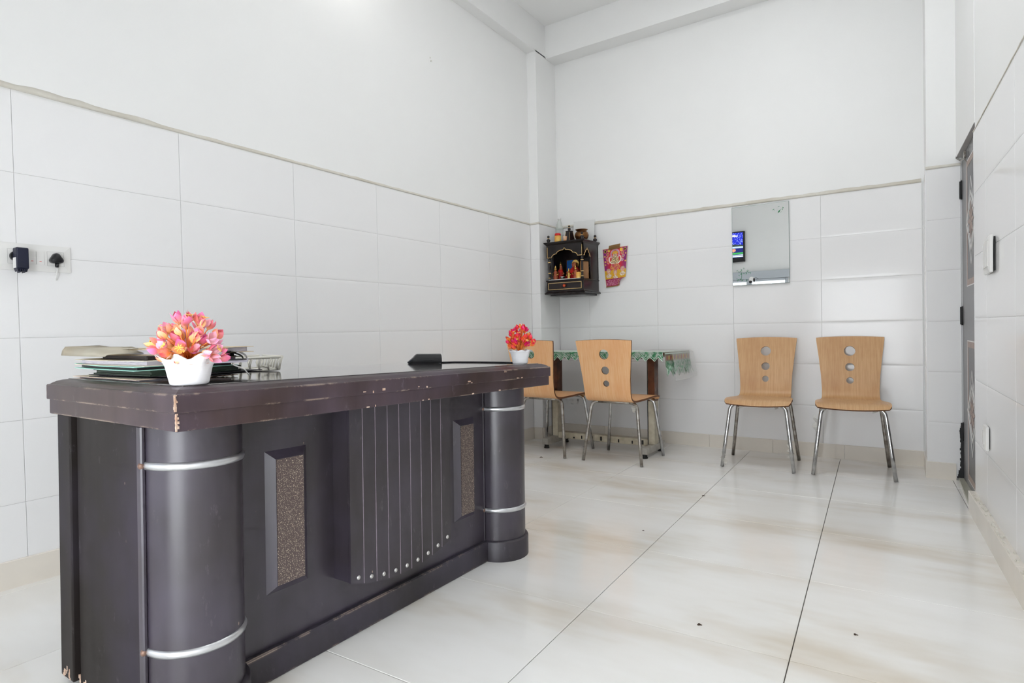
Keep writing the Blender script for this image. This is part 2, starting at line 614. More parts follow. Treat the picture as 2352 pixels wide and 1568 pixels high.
def rect_loops(bm, loops, cap0=True, cap1=True, mat=0, smooth=False):
    """loops: list of closed point lists of equal length, bridged in order"""
    R_ = [[bm.verts.new(p) for p in L] for L in loops]
    n = len(R_[0])
    fs = []
    for i in range(len(R_) - 1):
        for k in range(n):
            fs.append(bm.faces.new((R_[i][k], R_[i][(k + 1) % n], R_[i + 1][(k + 1) % n], R_[i + 1][k])))
    if cap0:
        fs.append(bm.faces.new(list(reversed(R_[0]))))
    if cap1:
        fs.append(bm.faces.new(R_[-1]))
    for f in fs:
        f.material_index = mat
        f.smooth = smooth


rnd = random.Random(11)

# ================================================================== ROOM SHELL
ZT = 1.8696                     # top of the tiled dado
ROWS = [ZT, ZT - 0.3027]
while ROWS[-1] > 0.4:
    ROWS.append(ROWS[-1] - 0.3)
ROWS.append(0.04)               # last row runs down behind the skirting
CEIL = 3.63
BEAM = 3.35
YF = -5.5                       # front wall (behind the camera)
PLX, PLY = 0.09, -0.34          # left pillar faces
XE = 2.80                       # right end of the back wall
PRY = -0.356                    # right pillar front face
PRX = 2.981                     # door jamb at the pillar


def xw(y):                      # tile face of the right wall (slightly out of square)
    return 2.985 - 0.034 * (y + 1.25)


# floor -------------------------------------------------------------
bm = BM()
box(bm, -0.3, 3.6, YF - 0.3, 0.4, -0.2, -0.006)
floor = struct('floor', bm, 'fgrout', 'polished beige floor of large square tiles')
floor.rotation_euler = (SY, 0, 0)
S, FX, FY, DF = 0.59967, 1.14064, -0.63965, 0.03282


def floor_tile_mesh(w_, h_):
    b = BM()
    g = 0.0011
    box(b, -w_ / 2 + g, w_ / 2 - g, -h_ / 2 + g, h_ / 2 - g, -0.006, 0.0)
    b2 = [f for f in b.faces]
    bmesh.ops.bevel(b, geom=[e for e in b.edges if all(v.co.z > -0.001 for v in e.verts)], offset=0.0012, segments=1, affect='EDGES')
    me = bpy.data.meshes.new('floor_tile')
    b.to_mesh(me)
    b.free()
    me.materials.append(M['floor'])
    return me


ftm = floor_tile_mesh(S, S)
for i in range(-2, 6):
    for j in range(-2, 9):
        cx = FX + (i - 0.5) * S + DF * (j - 0.5) * S
        cy = FY - (j - 0.5) * S + DF * (i - 0.5) * S
        if cx < -0.32 or cx > 3.5 or cy > 0.42:
            continue
        if j == 1 and i == 0:
            pass
        linked('floor_tile', ftm, floor, (cx, cy, 0), (0, 0, DF))

# ceiling and beams --------------------------------------------------
bm = BM()
box(bm, -0.3, 3.6, YF - 0.3, 0.4, CEIL, CEIL + 0.12)
struct('ceiling', bm, 'ceiling', 'plain white painted ceiling slab')
bm = BM()
box(bm, -0.1, PLX - 0.006, YF, 0.1, BEAM, CEIL + 0.02)
struct('ceiling_beam_left', bm, 'plaster', 'white painted beam along the top of the left wall')
bm = BM()
box(bm, PLX - 0.006, 3.3, -0.16, 0.1, BEAM - 0.004, CEIL + 0.02)
struct('ceiling_beam_back', bm, 'plaster', 'white painted beam along the top of the back wall')

# tiles -----------------------------------------------------------------
_tiles = {}


def tile_mesh(w_, h_):
    key = (round(w_, 4), round(h_, 4))
    if key in _tiles:
        return _tiles[key]
    b = BM()
    T = 0.008
    g = 0.0005
    xs = [(-w_ / 2 + g, 0.0015), (-w_ / 2 + g + 0.0012, 0.0), (w_ / 2 - g - 0.0012, 0.0), (w_ / 2 - g, 0.0015)]
    zs = [(-h_ / 2 + g, 0.0016), (-h_ / 2 + 0.004, 0.0009), (-h_ / 2 + 0.010, 0.0003), (-h_ / 2 + 0.018, 0.0),
          (h_ / 2 - 0.018, 0.0), (h_ / 2 - 0.010, 0.0003), (h_ / 2 - 0.004, 0.0009), (h_ / 2 - g, 0.0016)]
    V = [[b.verts.new((x, max(dx, dz), z)) for x, dx in xs] for z, dz in zs]
    for a in range(len(zs) - 1):
        for c in range(3):
            b.faces.new((V[a][c], V[a][c + 1], V[a + 1][c + 1], V[a + 1][c]))
    edge = [V[0][c] for c in range(4)] + [V[a][3] for a in range(1, 8)] + [V[7][c] for c in (2, 1, 0)] + [V[a][0] for a in range(6, 0, -1)]
    back = [b.verts.new((v.co.x, T, v.co.z)) for v in edge]
    for k in range(len(edge)):
        b.faces.new((edge[k], back[k], back[(k + 1) % len(edge)], edge[(k + 1) % len(edge)]))
    me = bpy.data.meshes.new('wall_tile')
    b.to_mesh(me)
    b.free()
    me.materials.append(M['tile'])
    _tiles[key] = me
    return me


def tile_run(parent, a, rotz, pts, rows=ROWS):
    """tiles between successive stations pts along direction given by rotz, starting at origin a (x,y)"""
    d = Vector((math.cos(rotz), math.sin(rotz)))
    for p, q in zip(pts[:-1], pts[1:]):
        for z1, z0 in zip(rows[:-1], rows[1:]):
            c = a + d * ((p + q) / 2)
            linked('wall_tile', tile_mesh(q - p, z1 - z0), parent, (c.x, c.y, (z0 + z1) / 2), (0, 0, rotz))


def ledge(parent, a, b, n, thick, seed, hgt=0.016, mat_='ledge', deep=0.008):
    """uneven cement bead along the top of a tiled dado from a to b; n = outward normal"""
    r = random.Random(seed)
    a, b, n = Vector(a), Vector(b), Vector(n)
    L = (b - a).length
    k = max(2, int(L / 0.05))
    bm_ = BM()
    prev = None
    for i in range(k + 1):
        t = i / k
        p = a.lerp(b, t)
        th = thick(t) * (0.75 + 0.5 * r.random())
        hh = hgt * (0.85 + 0.3 * r.random()) * (thick(t) / 0.006) ** 0.5
        ring = [p - n * 0.01 + Vector((0, 0, -0.002)), p + n * (th * 0.9 - deep + 0.006) + Vector((0, 0, -0.002)),
                p + n * (th - deep + 0.006) + Vector((0, 0, hh * 0.35)), p - n * (deep - 0.003) + Vector((0, 0, hh)), p - n * 0.01 + Vector((0, 0, hh))]
        ring = [bm_.verts.new(v) for v in ring]
        if prev:
            for q in range(5):
                f = bm_.faces.new((prev[q], prev[(q + 1) % 5], ring[(q + 1) % 5], ring[q]))
                f.smooth = True
        prev = ring
    return obj('dado_ledge', bm_, mat_, parent)


def skirting(name, label, parts, proud):
    """parts: list of (a,b,outward normal) in plan; pieces of up to 0.6 m following the floor"""
    root = bpy.data.objects.new(name, None)
    COL.objects.link(root)
    tag(root, label, kind='structure')
    for a, b, n in parts:
        a, b, n = Vector(a), Vector(b), Vector(n).normalized()
        L = (b - a).length
        k = max(1, math.ceil(L / 0.6 - 0.05))
        d = (b - a).normalized()
        for i in range(k):
            p = a + d * (L * i / k + 0.0008)
            q = a + d * (L * (i + 1) / k - 0.0008)
            bm_ = BM()
            lo, hi = [], []
            for c in (p + n * proud, q + n * proud, q - n * 0.01, p - n * 0.01):
                lo.append((c.x, c.y, FZ(c.y) - 0.004))
                hi.append((c.x, c.y, FZ(c.y) + 0.1))
            rect_loops(bm_, [lo, hi])
            bmesh.ops.bevel(bm_, geom=[e for e in bm_.edges if all(v.co.z > FZ(v.co.y) + 0.05 for v in e.verts)], offset=0.002, segments=1, affect='EDGES')
            obj('skirting_piece', bm_, 'skirt', root)
    return root


def grout_sheet(parent, a, b, n, off=0.0035):
    a, b, n = Vector(a), Vector(b), Vector(n)
    bm_ = BM()
    pts = [(a - n * off), (b - n * off), (b - n * (off + 0.002)), (a - n * (off + 0.002))]
    rect_loops(bm_, [[(p.x, p.y, -0.02) for p in pts], [(p.x, p.y, ZT - 0.003) for p in pts]])
    return obj('grout_bed', bm_, 'grout', parent)


# left wall
bm = BM()
box(bm, -0.16, -0.005, YF - 0.1, 0.1, -0.2, CEIL + 0.05)
wl = struct('wall_left', bm, 'plaster', 'long white wall with glossy white tiles below and paint above')
js = sorted([-3.91279 + 0.59078 * k for k in range(-2, 6)] + [YF, PLY])
a = Vector((0, 0))
tile_run(wl, a, math.pi / 2, js)
grout_sheet(wl, (0, YF, 0), (0, PLY, 0), (1, 0, 0))
ledge(wl, (0, YF, ZT), (0, PLY, ZT), (1, 0, 0),
      lambda t: 0.0055 + 0.009 * max(0, 1 - abs(-3.75 - (YF + t * (PLY - YF))) / 0.5), 3)
bm = BM()
box(bm, 0, 0.0035, -1.612, -1.609, 2.834, 2.842)
tube(bm, [(-0.002, -1.60, 2.82), (0.006, -1.60, 2.818)], 0.0035, 8)
obj('nail_hole', bm, 'ledge', wl)

# left pillar
bm = BM()
box(bm, -0.05, PLX - 0.006, PLY + 0.006, 0.05, -0.2, BEAM + 0.01)
wp = struct('wall_pillar_left', bm, 'plaster', 'white corner pillar, tiled below, beside the shrine cabinet')
tile_run(wp, Vector((0, PLY)), 0, [0.0, PLX])
tile_run(wp, Vector((PLX, 0)), math.pi / 2, [PLY, 0.0])
grout_sheet(wp, (0, PLY, 0), (PLX - 0.004, PLY, 0), (0, -1, 0))
grout_sheet(wp, (PLX, PLY + 0.004, 0), (PLX, 0, 0), (1, 0, 0))
ledge(wp, (0, PLY, ZT), (PLX, PLY, ZT), (0, -1, 0), lambda t: 0.005, 5)
ledge(wp, (PLX, PLY, ZT), (PLX, 0, ZT), (1, 0, 0), lambda t: 0.005, 6)

# back wall
bm = BM()
box(bm, -0.1, 3.4, 0.005, 0.16, -0.2, CEIL + 0.05)
wb = struct('wall_back', bm, 'plaster', 'white back wall with glossy tiles below and paint above')
tile_run(wb, Vector((0, 0)), 0, [PLX, 0.39068, 1.01009, 1.61148, 2.21286, XE + 0.004])
grout_sheet(wb, (PLX, 0, 0), (XE, 0, 0), (0, -1, 0))
ledge(wb, (PLX, 0, ZT), (XE, 0, ZT), (0, -1, 0), lambda t: 0.008, 7, hgt=0.02)

# right pillar (its right side is the far door jamb)
bm = BM()
box(bm, XE + 0.016, 3.4, PRY + 0.006, 0.1, -0.2, CEIL + 0.02)
# its lower part stops at the door jamb
wr = struct('wall_pillar_right', bm, 'plaster', 'narrow white pillar beside the grey door, tiled below')
tile_run(wr, Vector((0, PRY)), 0, [XE + 0.01, PRX], rows=[ROWS[0]] + [ROWS[k] - 0.004 * k for k in range(1, len(ROWS))])
tile_run(wr, Vector((XE + 0.01, 0)), -math.pi / 2, [0.0, -PRY])
grout_sheet(wr, (XE + 0.014, PRY, 0), (PRX, PRY, 0), (0, -1, 0))
grout_sheet(wr, (XE + 0.01, PRY + 0.004, 0), (XE + 0.01, 0, 0), (-1, 0, 0))
ledge(wr, (XE + 0.012, PRY, ZT), (PRX, PRY, ZT), (0, -1, 0), lambda t: 0.006, 8)

# right wall (near part, with tiles) and the lintel over the door
DJ = -1.07                      # near door jamb
DH = 1.915                      # lintel underside
bm = BM()
ang = math.atan(0.034)


def wallprism(bm_, y0, y1, z0, z1, off, thick=0.2):
    pts = [(xw(y0) + off, y0), (xw(y0) + thick, y0), (xw(y1) + thick, y1), (xw(y1) + off, y1)]
    rect_loops(bm_, [[(x, y, z0) for x, y in pts], [(x, y, z1) for x, y in pts]])


wallprism(bm, YF - 0.1, DJ, -0.2, CEIL + 0.05, 0.007, 0.3)
wallprism(bm, DJ - 0.001, 0.05, DH, CEIL + 0.05, 0.005, 0.3)
wrr = struct('wall_right', bm, 'plaster', 'white right wall with glossy tiles, switches and a door opening')
dr = Vector((xw(DJ - 1) - xw(DJ), -1)).normalized()
rz = math.atan2(dr.y, dr.x)
tile_run(wrr, Vector((xw(DJ), DJ)), rz, [0.0, 0.36, 0.96, 1.56, 2.16, 2.76, 3.36, 3.96, 4.42])
nr = Vector((-1, -0.034, 0)).normalized()
grout_sheet(wrr, (xw(DJ), DJ, 0), (xw(YF), YF, 0), nr)
ledge(wrr, (xw(DJ), DJ, ZT), (xw(YF), YF, ZT), nr, lambda t: 0.004, 9, hgt=0.006)
# tiled near jamb return
bm = BM()
box(bm, xw(DJ) + 0.0005, xw(DJ) + 0.06, DJ - 0.007, DJ + 0.001, 0.0, ZT)
obj('jamb_tile', bm, 'tile', wrr)

# front wall with the entrance (seen only in the mirror and in reflections)
bm = BM()
PA = [(0.06, 0.60), (0.66, 1.18), (1.60, 2.75)]
PZ0, PZ1 = 0.12, 1.67
xs_ = [-0.2] + [v for p in PA for v in p] + [3.6]
for k in range(0, len(xs_), 2):
    box(bm, xs_[k], xs_[k + 1], YF - 0.12, YF, -0.2, CEIL + 0.05)
for p in PA:
    box(bm, p[0], p[1], YF - 0.12, YF, PZ1, CEIL + 0.05)
    box(bm, p[0], p[1], YF - 0.12, YF, -0.2, PZ0)
struct('wall_front', bm, 'plaster', 'white front wall with daylit frosted panes')
for k, p in enumerate(PA):
    bm = BM()
    box(bm, p[0] - 0.03, p[0] + 0.01, YF - 0.05, YF + 0.03, PZ0 - 0.03, PZ1 + 0.03, 0.003, 1)
    box(bm, p[1] - 0.01, p[1] + 0.03, YF - 0.05, YF + 0.03, PZ0 - 0.03, PZ1 + 0.03, 0.003, 1)
    box(bm, p[0], p[1], YF - 0.05, YF + 0.03, PZ1 - 0.005, PZ1 + 0.03)
    box(bm, p[0], p[1], YF - 0.05, YF + 0.03, PZ0 - 0.03, PZ0 + 0.02)
    wf = struct('window_%d' % (k + 1), bm, 'frame_grey', ('leftmost', 'middle', 'widest')[k] + ' daylit frosted pane in a grey frame in the front wall')
    bm = BM()
    box(bm, p[0], p[1], YF - 0.06, YF - 0.045, PZ0, PZ1)
    obj('pane', bm, 'pane%d' % k, wf)
bm = BM()
box(bm, 0.0, 1.45, YF, YF + 0.05, PZ1 + 0.035, PZ1 + 0.16, 0.004, 1)
struct('trim_1', bm, 'frame_grey', 'grey shutter housing above the entrance panes')

# skirtings ----------------------------------------------------------------
skirting('baseboard_left', 'beige tiled skirting along the left wall', [((0, YF, 0), (0, PLY, 0), (1, 0, 0)),
         ((0, PLY, 0), (PLX, PLY, 0), (0, -1, 0)), ((PLX, PLY, 0), (PLX, 0, 0), (1, 0, 0))], 0.009)
skirting('baseboard_back', 'beige tiled skirting along the back wall', [((PLX, 0, 0), (0.95, 0, 0), (0, -1, 0)), ((0.95, 0, 0), (XE + 0.01, 0, 0), (0, -1, 0)),
         ((XE + 0.01, 0, 0), (XE + 0.01, PRY - 0.008, 0), (-1, 0, 0)), ((XE + 0.002, PRY, 0), (PRX - 0.03, PRY, 0), (0, -1, 0))], 0.008)
skirting('baseboard_right', 'beige tiled skirting with a dusty ledge along the right wall', [((xw(DJ), DJ, 0), (xw(YF), YF, 0), nr)], 0.028)
bm = BM()
for i in range(60):
    y = DJ - 0.05 - rnd.random() * 1.6
    c = Vector((xw(y), y, FZ(y) + 0.1)) + nr * (0.004 + 0.02 * rnd.random())
    s = 0.003 + 0.006 * rnd.random()
    box(bm, c.x - s / 2, c.x + s / 2, c.y - s * 2, c.y + s * 2, c.z - 0.001, c.z + 0.002 + 0.003 * rnd.random())
o = obj('mortar_crumbs', bm, 'ledge')
tag(o, 'crumbly mortar debris on top of the right skirting', 'debris', kind='stuff')

# ================================================================== DOOR (right wall)


def xl(y):                      # door leaf face
    return 2.986 - 0.026 * (y + 0.36)


bm = BM()
L0, L1 = PRY - 0.002, DJ + 0.004
rect_loops(bm, [[(xl(L0), L0, z), (xl(L1), L1, z), (xl(L1) + 0.035, L1, z), (xl(L0) + 0.035, L0, z)] for z in (0.012, DH - 0.006)])
dleaf = struct('door_1', bm, 'door', 'dark grey laminate door with brown-bordered diamond panels')
dang = math.atan2(-1, 0.026)
D0 = Vector((xl(L0), L0, 0))
dd = Vector((0.026, -1, 0)).normalized()
dn = Vector((-1, -0.026, 0)).normalized()


def dq(s, z, out):
    return D0 + dd * s + Vector((0, 0, z)) + dn * out


def dstrip(bm_, quad, out=0.0012):
    """thin inlay on the leaf; quad of (s,z)"""
    rect_loops(bm_, [[dq(s, z, -0.001) for s, z in quad], [dq(s, z, out) for s, z in quad]])


def frame_strip(bm_, s0, s1, z0, z1, wd, out):
    for q_ in ([(s0, z0), (s0 + wd, z0), (s0 + wd, z1), (s0, z1)], [(s1 - wd, z0), (s1, z0), (s1, z1), (s1 - wd, z1)],
               [(s0, z0), (s1, z0), (s1, z0 + wd), (s0, z0 + wd)], [(s0, z1 - wd), (s1, z1 - wd), (s1, z1), (s0, z1)]):
        dstrip(bm_, q_, out)


def diamond_line(bm_, sc, zc, a_, b_, wd, out):
    P_ = [(sc - a_, zc), (sc, zc + b_), (sc + a_, zc), (sc, zc - b_)]
    k = 1 - wd / a_
    for i in range(4):
        p, q = P_[i], P_[(i + 1) % 4]
        f = lambda v: (sc + (v[0] - sc) * k, zc + (v[1] - zc) * k)
        dstrip(bm_, [p, q, f(q), f(p)], out)


for z0, z1, zc in ((1.15, 1.83, 1.49), (0.07, 0.84, 0.455)):
    bm = BM()
    frame_strip(bm, 0.22, 0.56, z0, z1, 0.032, 0.0016)
    pb = obj('panel_border', bm, 'door_wood', dleaf)
    bm = BM()
    frame_strip(bm, 0.205, 0.575, z0 - 0.006, z1 + 0.006, 0.012, 0.0012)
    obj('panel_outline', bm, 'door_line', dleaf)
    bm = BM()
    dstrip(bm, [(0.252, z0 + 0.032), (0.528, z0 + 0.032), (0.528, z1 - 0.032), (0.252, z1 - 0.032)], 0.001)
    obj('panel_field', bm, 'door_in', dleaf)
    bm = BM()
    diamond_line(bm, 0.39, zc, 0.155, 0.235, 0.006, 0.0022)
    diamond_line(bm, 0.39, zc, 0.19, 0.16, 0.02, 0.0024)
    diamond_line(bm, 0.39, zc, 0.135, 0.12, 0.008, 0.0026)
    obj('diamond_inlay', bm, 'door_line', dleaf)
    bm = BM()
    for k in range(8):
        an = k * math.pi / 4
        c, s = math.cos(an), math.sin(an)
        dstrip(bm, [(0.39 + 0.004 * -s, zc + 0.004 * c), (0.39 + 0.05 * c - 0.016 * s, zc + 0.05 * s + 0.016 * c), (0.39 + 0.11 * c, zc + 0.1 * s), (0.39 + 0.05 * c + 0.016 * s, zc + 0.05 * s - 0.016 * c)], 0.0022 + 0.0001 * k)
    obj('flower_inlay', bm, 'door_wood', dleaf)
for z in (1.72, 0.985, 0.30):
    bm = BM()
    p = Vector((PRX - 0.002, PRY - 0.006, z))
    box(bm, PRX - 0.008, xl(PRY) - 0.001, PRY - 0.014, PRY - 0.0005, z - 0.052, z + 0.052, 0.002, 1)
    tube(bm, [(PRX + 0.004, PRY - 0.012, z - 0.055), (PRX + 0.004, PRY - 0.012, z + 0.055)], 0.0055, 8)
    obj('hinge', bm, 'hinge', dleaf)
bm = BM()
for k in range(26):
    z = 0.02 + k * 0.012
    wv = 0.004 + 0.007 * rnd.random() + (0.012 if z < 0.06 else 0)
    box(bm, PRX - 0.004 - wv, PRX + 0.012, PRY - 0.009, PRY - 0.0005, z, z + 0.0125)
obj('rotten_edge', bm, 'hinge', dleaf)
# lintel underside board
bm = BM()
y0, y1 = PRY, DJ
rect_loops(bm, [[(xw(y0) + 0.004, y0, z), (xl(y0) + 0.05, y0, z), (xl(y1) + 0.05, y1, z), (xw(y1) + 0.004, y1, z)] for z in (DH - 0.003, DH + 0.001)])
struct('trim_2', bm, 'door_top', 'grey board under the door lintel')
# threshold
bm = BM()
rect_loops(bm, [[(PRX - 0.02, PRY - 0.004, FZ(PRY) - 0.003), (xl(y0) + 0.05, PRY, FZ(PRY) - 0.003), (xl(y1) + 0.05, DJ, FZ(DJ) - 0.003), (xw(y1) - 0.02, DJ, FZ(DJ) - 0.003)],
                [(PRX - 0.02, PRY - 0.004, FZ(PRY) + 0.018), (xl(y0) + 0.05, PRY, FZ(PRY) + 0.018), (xl(y1) + 0.05, DJ, FZ(DJ) + 0.018), (xw(y1) - 0.02, DJ, FZ(DJ) + 0.018)]])
struct('trim_3', bm, 'threshold', 'low polished stone threshold under the grey door')
# wire twisted round a hook at the top of the door
bm = BM()
pts = [dq(0.02, 1.915, 0.03), dq(0.06, 1.885, 0.012), dq(0.16, 1.872, 0.008), dq(0.23, 1.868, 0.010), dq(0.27, 1.885, 0.014), dq(0.29, 1.86, 0.014), dq(0.25, 1.848, 0.012), dq(0.29, 1.82, 0.008)]
tube(bm, pts, 0.0022, 6)
pts = [p + Vector((0, 0, -0.007)) for p in pts[:5]]
tube(bm, pts, 0.002, 6)
box(bm, min(pts[3].x, pts[4].x) - 0.004, max(pts[3].x, pts[4].x) + 0.004, pts[4].y - 0.006, pts[4].y + 0.03, 1.85, 1.885, 0.002, 1)
tag(obj('door_wire', bm, 'dullsteel'), 'twisted wire and hook at the top of the grey door', 'wire')

# ================================================================== RECEPTION DESK
DX, DY = 1.15, -3.36
desk = thing('reception_desk', 'dark wooden reception desk with rounded columns and worn edges', 'desk', (DX, DY, FZ(DY)), 0, tilt=True)


def shear(o):
    for v in o.data.vertices:
        v.co.z *= 1 - 0.0125 * v.co.y
    return o


def dk(name, bm_, mats, parent=None):
    """desk part: geometry written in room x,y and height above the floor"""
    for v in bm_.verts:
        v.co.x -= DX
        v.co.y -= DY
    return shear(obj(name, bm_, mats, parent or desk))


SX0, SX1, SY0, SY1 = 0.815, 1.464, -4.115, -2.585


def rect(x0, x1, y0, y1, z, ch=0.0):
    if ch:
        return [(x0, y0, z), (x1, y0, z), (x1, y1 - ch, z), (x1 - ch * 0.6, y1, z), (x0, y1, z)]
    return [(x0, y0, z), (x1, y0, z), (x1, y1, z), (x0, y1, z)]


def prof_loops(prof, ch=0.02):
    return [rect(SX0 + d, SX1 - d, SY0 + d, SY1 - d, z, ch) for d, z in prof]


bm = BM()
rect_loops(bm, prof_loops([(0.006, 0.689), (0.005, 0.691), (0.005, 0.7275)]))
dk('fascia', bm, 'desk_edge')
bm = BM()
rect_loops(bm, prof_loops([(0.001, 0.7265), (0.0, 0.728), (0.0, 0.7625), (0.0015, 0.7645), (0.005, 0.765), (0.009, 0.768), (0.016, 0.7725), (0.026, 0.776), (0.034, 0.777)]))
dk('tabletop', bm, 'desk_edge')
bm = BM()
rect_loops(bm, prof_loops([(0.036, 0.7765), (0.036, 0.7785), (0.038, 0.7795)], 0.02))
dk('glass_top', bm, 'topgloss')

# body
bm = BM()
box(bm, 1.27, 1.30, -4.085, -2.64, 0.0, 0.689)
dk('front_panel', bm, 'desk')
bm = BM()
box(bm, 0.925, 1.29, -4.088, -4.06, 0.0, 0.689)
box(bm, 1.205, 1.295, -4.094, -4.086, 0.0, 0.689, 0.002, 1)
dk('side_panel', bm, 'desk_side')
bm = BM()
box(bm, 0.836, 0.912, -4.10, -4.04, 0.012, 0.689, 0.004, 2)
dk('corner_post', bm, 'desk_side')
bm = BM()
box(bm, 0.908, 0.93, -4.07, -4.05, 0.0, 0.689)
dk('shadow_groove', bm, 'black')
bm = BM()
box(bm, 0.84, 1.29, -2.665, -2.635, 0.0, 0.689)
dk('side_panel', bm, 'desk_side')
bm = BM()
box(bm, 1.28, 1.318, -4.0, -2.74, 0.0, 0.08, 0.004, 1)
dk('plinth', bm, 'desk_plinth')
CR = 0.105
for cy in (-3.992, -2.745):
    bm = BM()
    lathe(bm, [(CR, 0.0), (CR, 0.2), (CR, 0.45), (CR, 0.689)], 40, (1.296, cy, 0), a0=-math.pi / 2, a1=math.pi / 2)
    column = dk('column', bm, 'desk')
    bm = BM()
    lathe(bm, [(CR + 0.012, 0.0), (CR + 0.012, 0.074), (CR + 0.009, 0.08), (CR - 0.002, 0.081)], 40, (1.296, cy, 0), a0=-math.pi / 2, a1=math.pi / 2)
    dk('column_base', bm, 'desk_plinth')
    bm = BM()
    box(bm, 1.28, 1.302, cy - CR - 0.010, cy - CR + 0.001, 0.0, 0.689, 0.003, 1)
    dk('column_bead', bm, 'desk')
    for z in (0.20, 0.603):
        bm = BM()
        lathe(bm, [(CR - 0.001, z - 0.009), (CR + 0.003, z - 0.008), (CR + 0.006, z), (CR + 0.003, z + 0.008), (CR - 0.001, z + 0.009)], 40, (1.296, cy, 0), a0=-math.pi / 2, a1=math.pi / 2)
        for v in bm.verts:
            v.co.x -= DX
            v.co.y -= DY
        shear(obj('ring', bm, 'ring', column))
        bm = BM()
        sphere(bm, (1.296 - DX, cy - CR - 0.006 - DY, z), 0.008, 10, 8)
        shear(obj('rivet', bm, 'rivet', column))
# raised glitter panels
for y0, y1, z0, z1 in ((-3.812, -3.683, 0.215, 0.588), (-3.045, -2.922, 0.20, 0.580)):
    bm = BM()
    rect_loops(bm, [[(1.299, y0, z0), (1.299, y1, z0), (1.299, y1, z1), (1.299, y0, z1)],
                    [(1.318, y0 + 0.022, z0 + 0.022), (1.318, y1 - 0.022, z0 + 0.022), (1.318, y1 - 0.022, z1 - 0.022), (1.318, y0 + 0.022, z1 - 0.022)]], cap0=False)
    rp = dk('raised_panel', bm, 'desk_bevel_lit')
    bm = BM()
    box(bm, 1.317 - DX, 1.3195 - DX, y0 + 0.023 - DY, y1 - 0.023 - DY, z0 + 0.023, z1 - 0.023)
    shear(obj('glitter_inlay', bm, 'glitter', rp))
# centre apron of grooved planks


def abot(y):
    return 0.1455 + 0.8 * (y + 3.37) ** 2


AY0, AY1 = -3.592, -3.146
bm = BM()
ys = [AY0 + (AY1 - AY0) * k / 18 for k in range(19)]
prism(bm, [(y, abot(y) + 0.001) for y in ys] + [(AY1, 0.689), (AY0, 0.689)], 1.298, 1.362, 'x')
dk('apron_box', bm, 'desk')
PW = (AY1 - AY0) / 9
for k in range(9):
    y0, y1 = AY0 + PW * k + 0.0008, AY0 + PW * (k + 1) - 0.0008
    bm = BM()
    prism(bm, [(y0, abot(y0)), ((y0 + y1) / 2, abot((y0 + y1) / 2)), (y1, abot(y1)), (y1, 0.689), (y0, 0.689)], 1.362, 1.370, 'x')
    pk = dk('plank', bm, 'desk')
    bm = BM()
    yc = (y0 + y1) / 2 + 0.004
    sphere(bm, (1.370 - DX, yc - DY, abot(yc) + 0.018), 0.0068, 10, 6, sc=(0.6, 1, 1))
    shear(obj('stud', bm, 'stud', pk))
for k in range(1, 9):
    y = AY0 + PW * k
    bm = BM()
    box(bm, 1.3665, 1.3706, y - 0.0011, y + 0.0011, abot(y) + 0.001, 0.689)
    dk('inlay_line', bm, 'groove')
bm = BM()
crn = random.Random(8)
for k in range(14):
    x = 0.85 + 0.11 * crn.random()
    z = 0.004 + 0.03 * crn.random() ** 2
    hw_ = 0.002 + 0.004 * crn.random()
    yb = -4.1003 if x < 0.905 else -4.0885
    box(bm, x - hw_, x + hw_, yb, yb + 0.004, max(z, 0.014 if x < 0.912 else 0), z + 0.006 + 0.01 * crn.random())
dk('splintered_foot', bm, 'barewood')['kind'] = 'stuff'
# bare wood where the near corner of the top is knocked about
crn = random.Random(4)
bm = BM()
zz = 0.690
while zz < 0.764:
    h_ = 0.002 + 0.003 * crn.random()
    wx, wy = 0.002 + 0.006 * crn.random() ** 2, 0.0015 + 0.003 * crn.random()
    xo, yo = (SX1, SY0) if zz > 0.727 else (SX1 - 0.005, SY0 + 0.005)
    box(bm, xo - wy, xo + 0.0006, yo - 0.0006, yo + wx, zz, min(zz + h_ * 1.15, 0.7635))
    zz += h_
dk('chipped_corner', bm, 'barewood')
for (y0_, n_) in ((-3.62, 5), (-3.40, 4), (-3.16, 3), (-2.98, 4), (-2.86, 3)):
    bm = BM()
    for k in range(n_):
        y = y0_ + 0.016 * k + crn.uniform(-0.006, 0.006)
        z = crn.choice((0.690, 0.729, 0.733, 0.757))
        x = SX1 + 0.0004 if z > 0.727 else SX1 - 0.0046
        box(bm, x - 0.002, x + 0.0003, y, y + 0.002 + 0.012 * crn.random(), z, z + 0.0015 + 0.005 * crn.random())
    o = dk('paint_chips', bm, 'barewood')
    o['kind'] = 'stuff'
DTOP = 0.7795


def desk_z(x, y, extra=0.0):
    """height of the desktop at a room position"""
    ly = y - DY
    return FZ(y) + DTOP * (1 - 0.0125 * ly) + extra


# ================================================================== CHAIRS
def catmull(P_, n):
    out = []
    Q = [Vector(p) for p in P_]
    for i in range(len(Q) - 1):
        p0, p1, p2, p3 = Q[max(i - 1, 0)], Q[i], Q[i + 1], Q[min(i + 2, len(Q) - 1)]
        for k in range(n):
            t = k / n
            out.append(0.5 * ((2 * p1) + (p2 - p0) * t + (2 * p0 - 5 * p1 + 4 * p2 - p3) * t * t + (3 * p1 - p0 - 3 * p2 + p3) * t ** 3))
    out.append(Q[-1])
    return out


SEATP = catmull([(-0.212, 0.424), (-0.198, 0.437), (-0.15, 0.447), (-0.05, 0.447), (0.08, 0.440), (0.17, 0.436), (0.225, 0.441),
                 (0.258, 0.462), (0.274, 0.505), (0.288, 0.585), (0.308, 0.70), (0.338, 0.855)], 8)
ARC = [0.0]
for a_, b_ in zip(SEATP[:-1], SEATP[1:]):
    ARC.append(ARC[-1] + (b_ - a_).length)
TOT = ARC[-1]


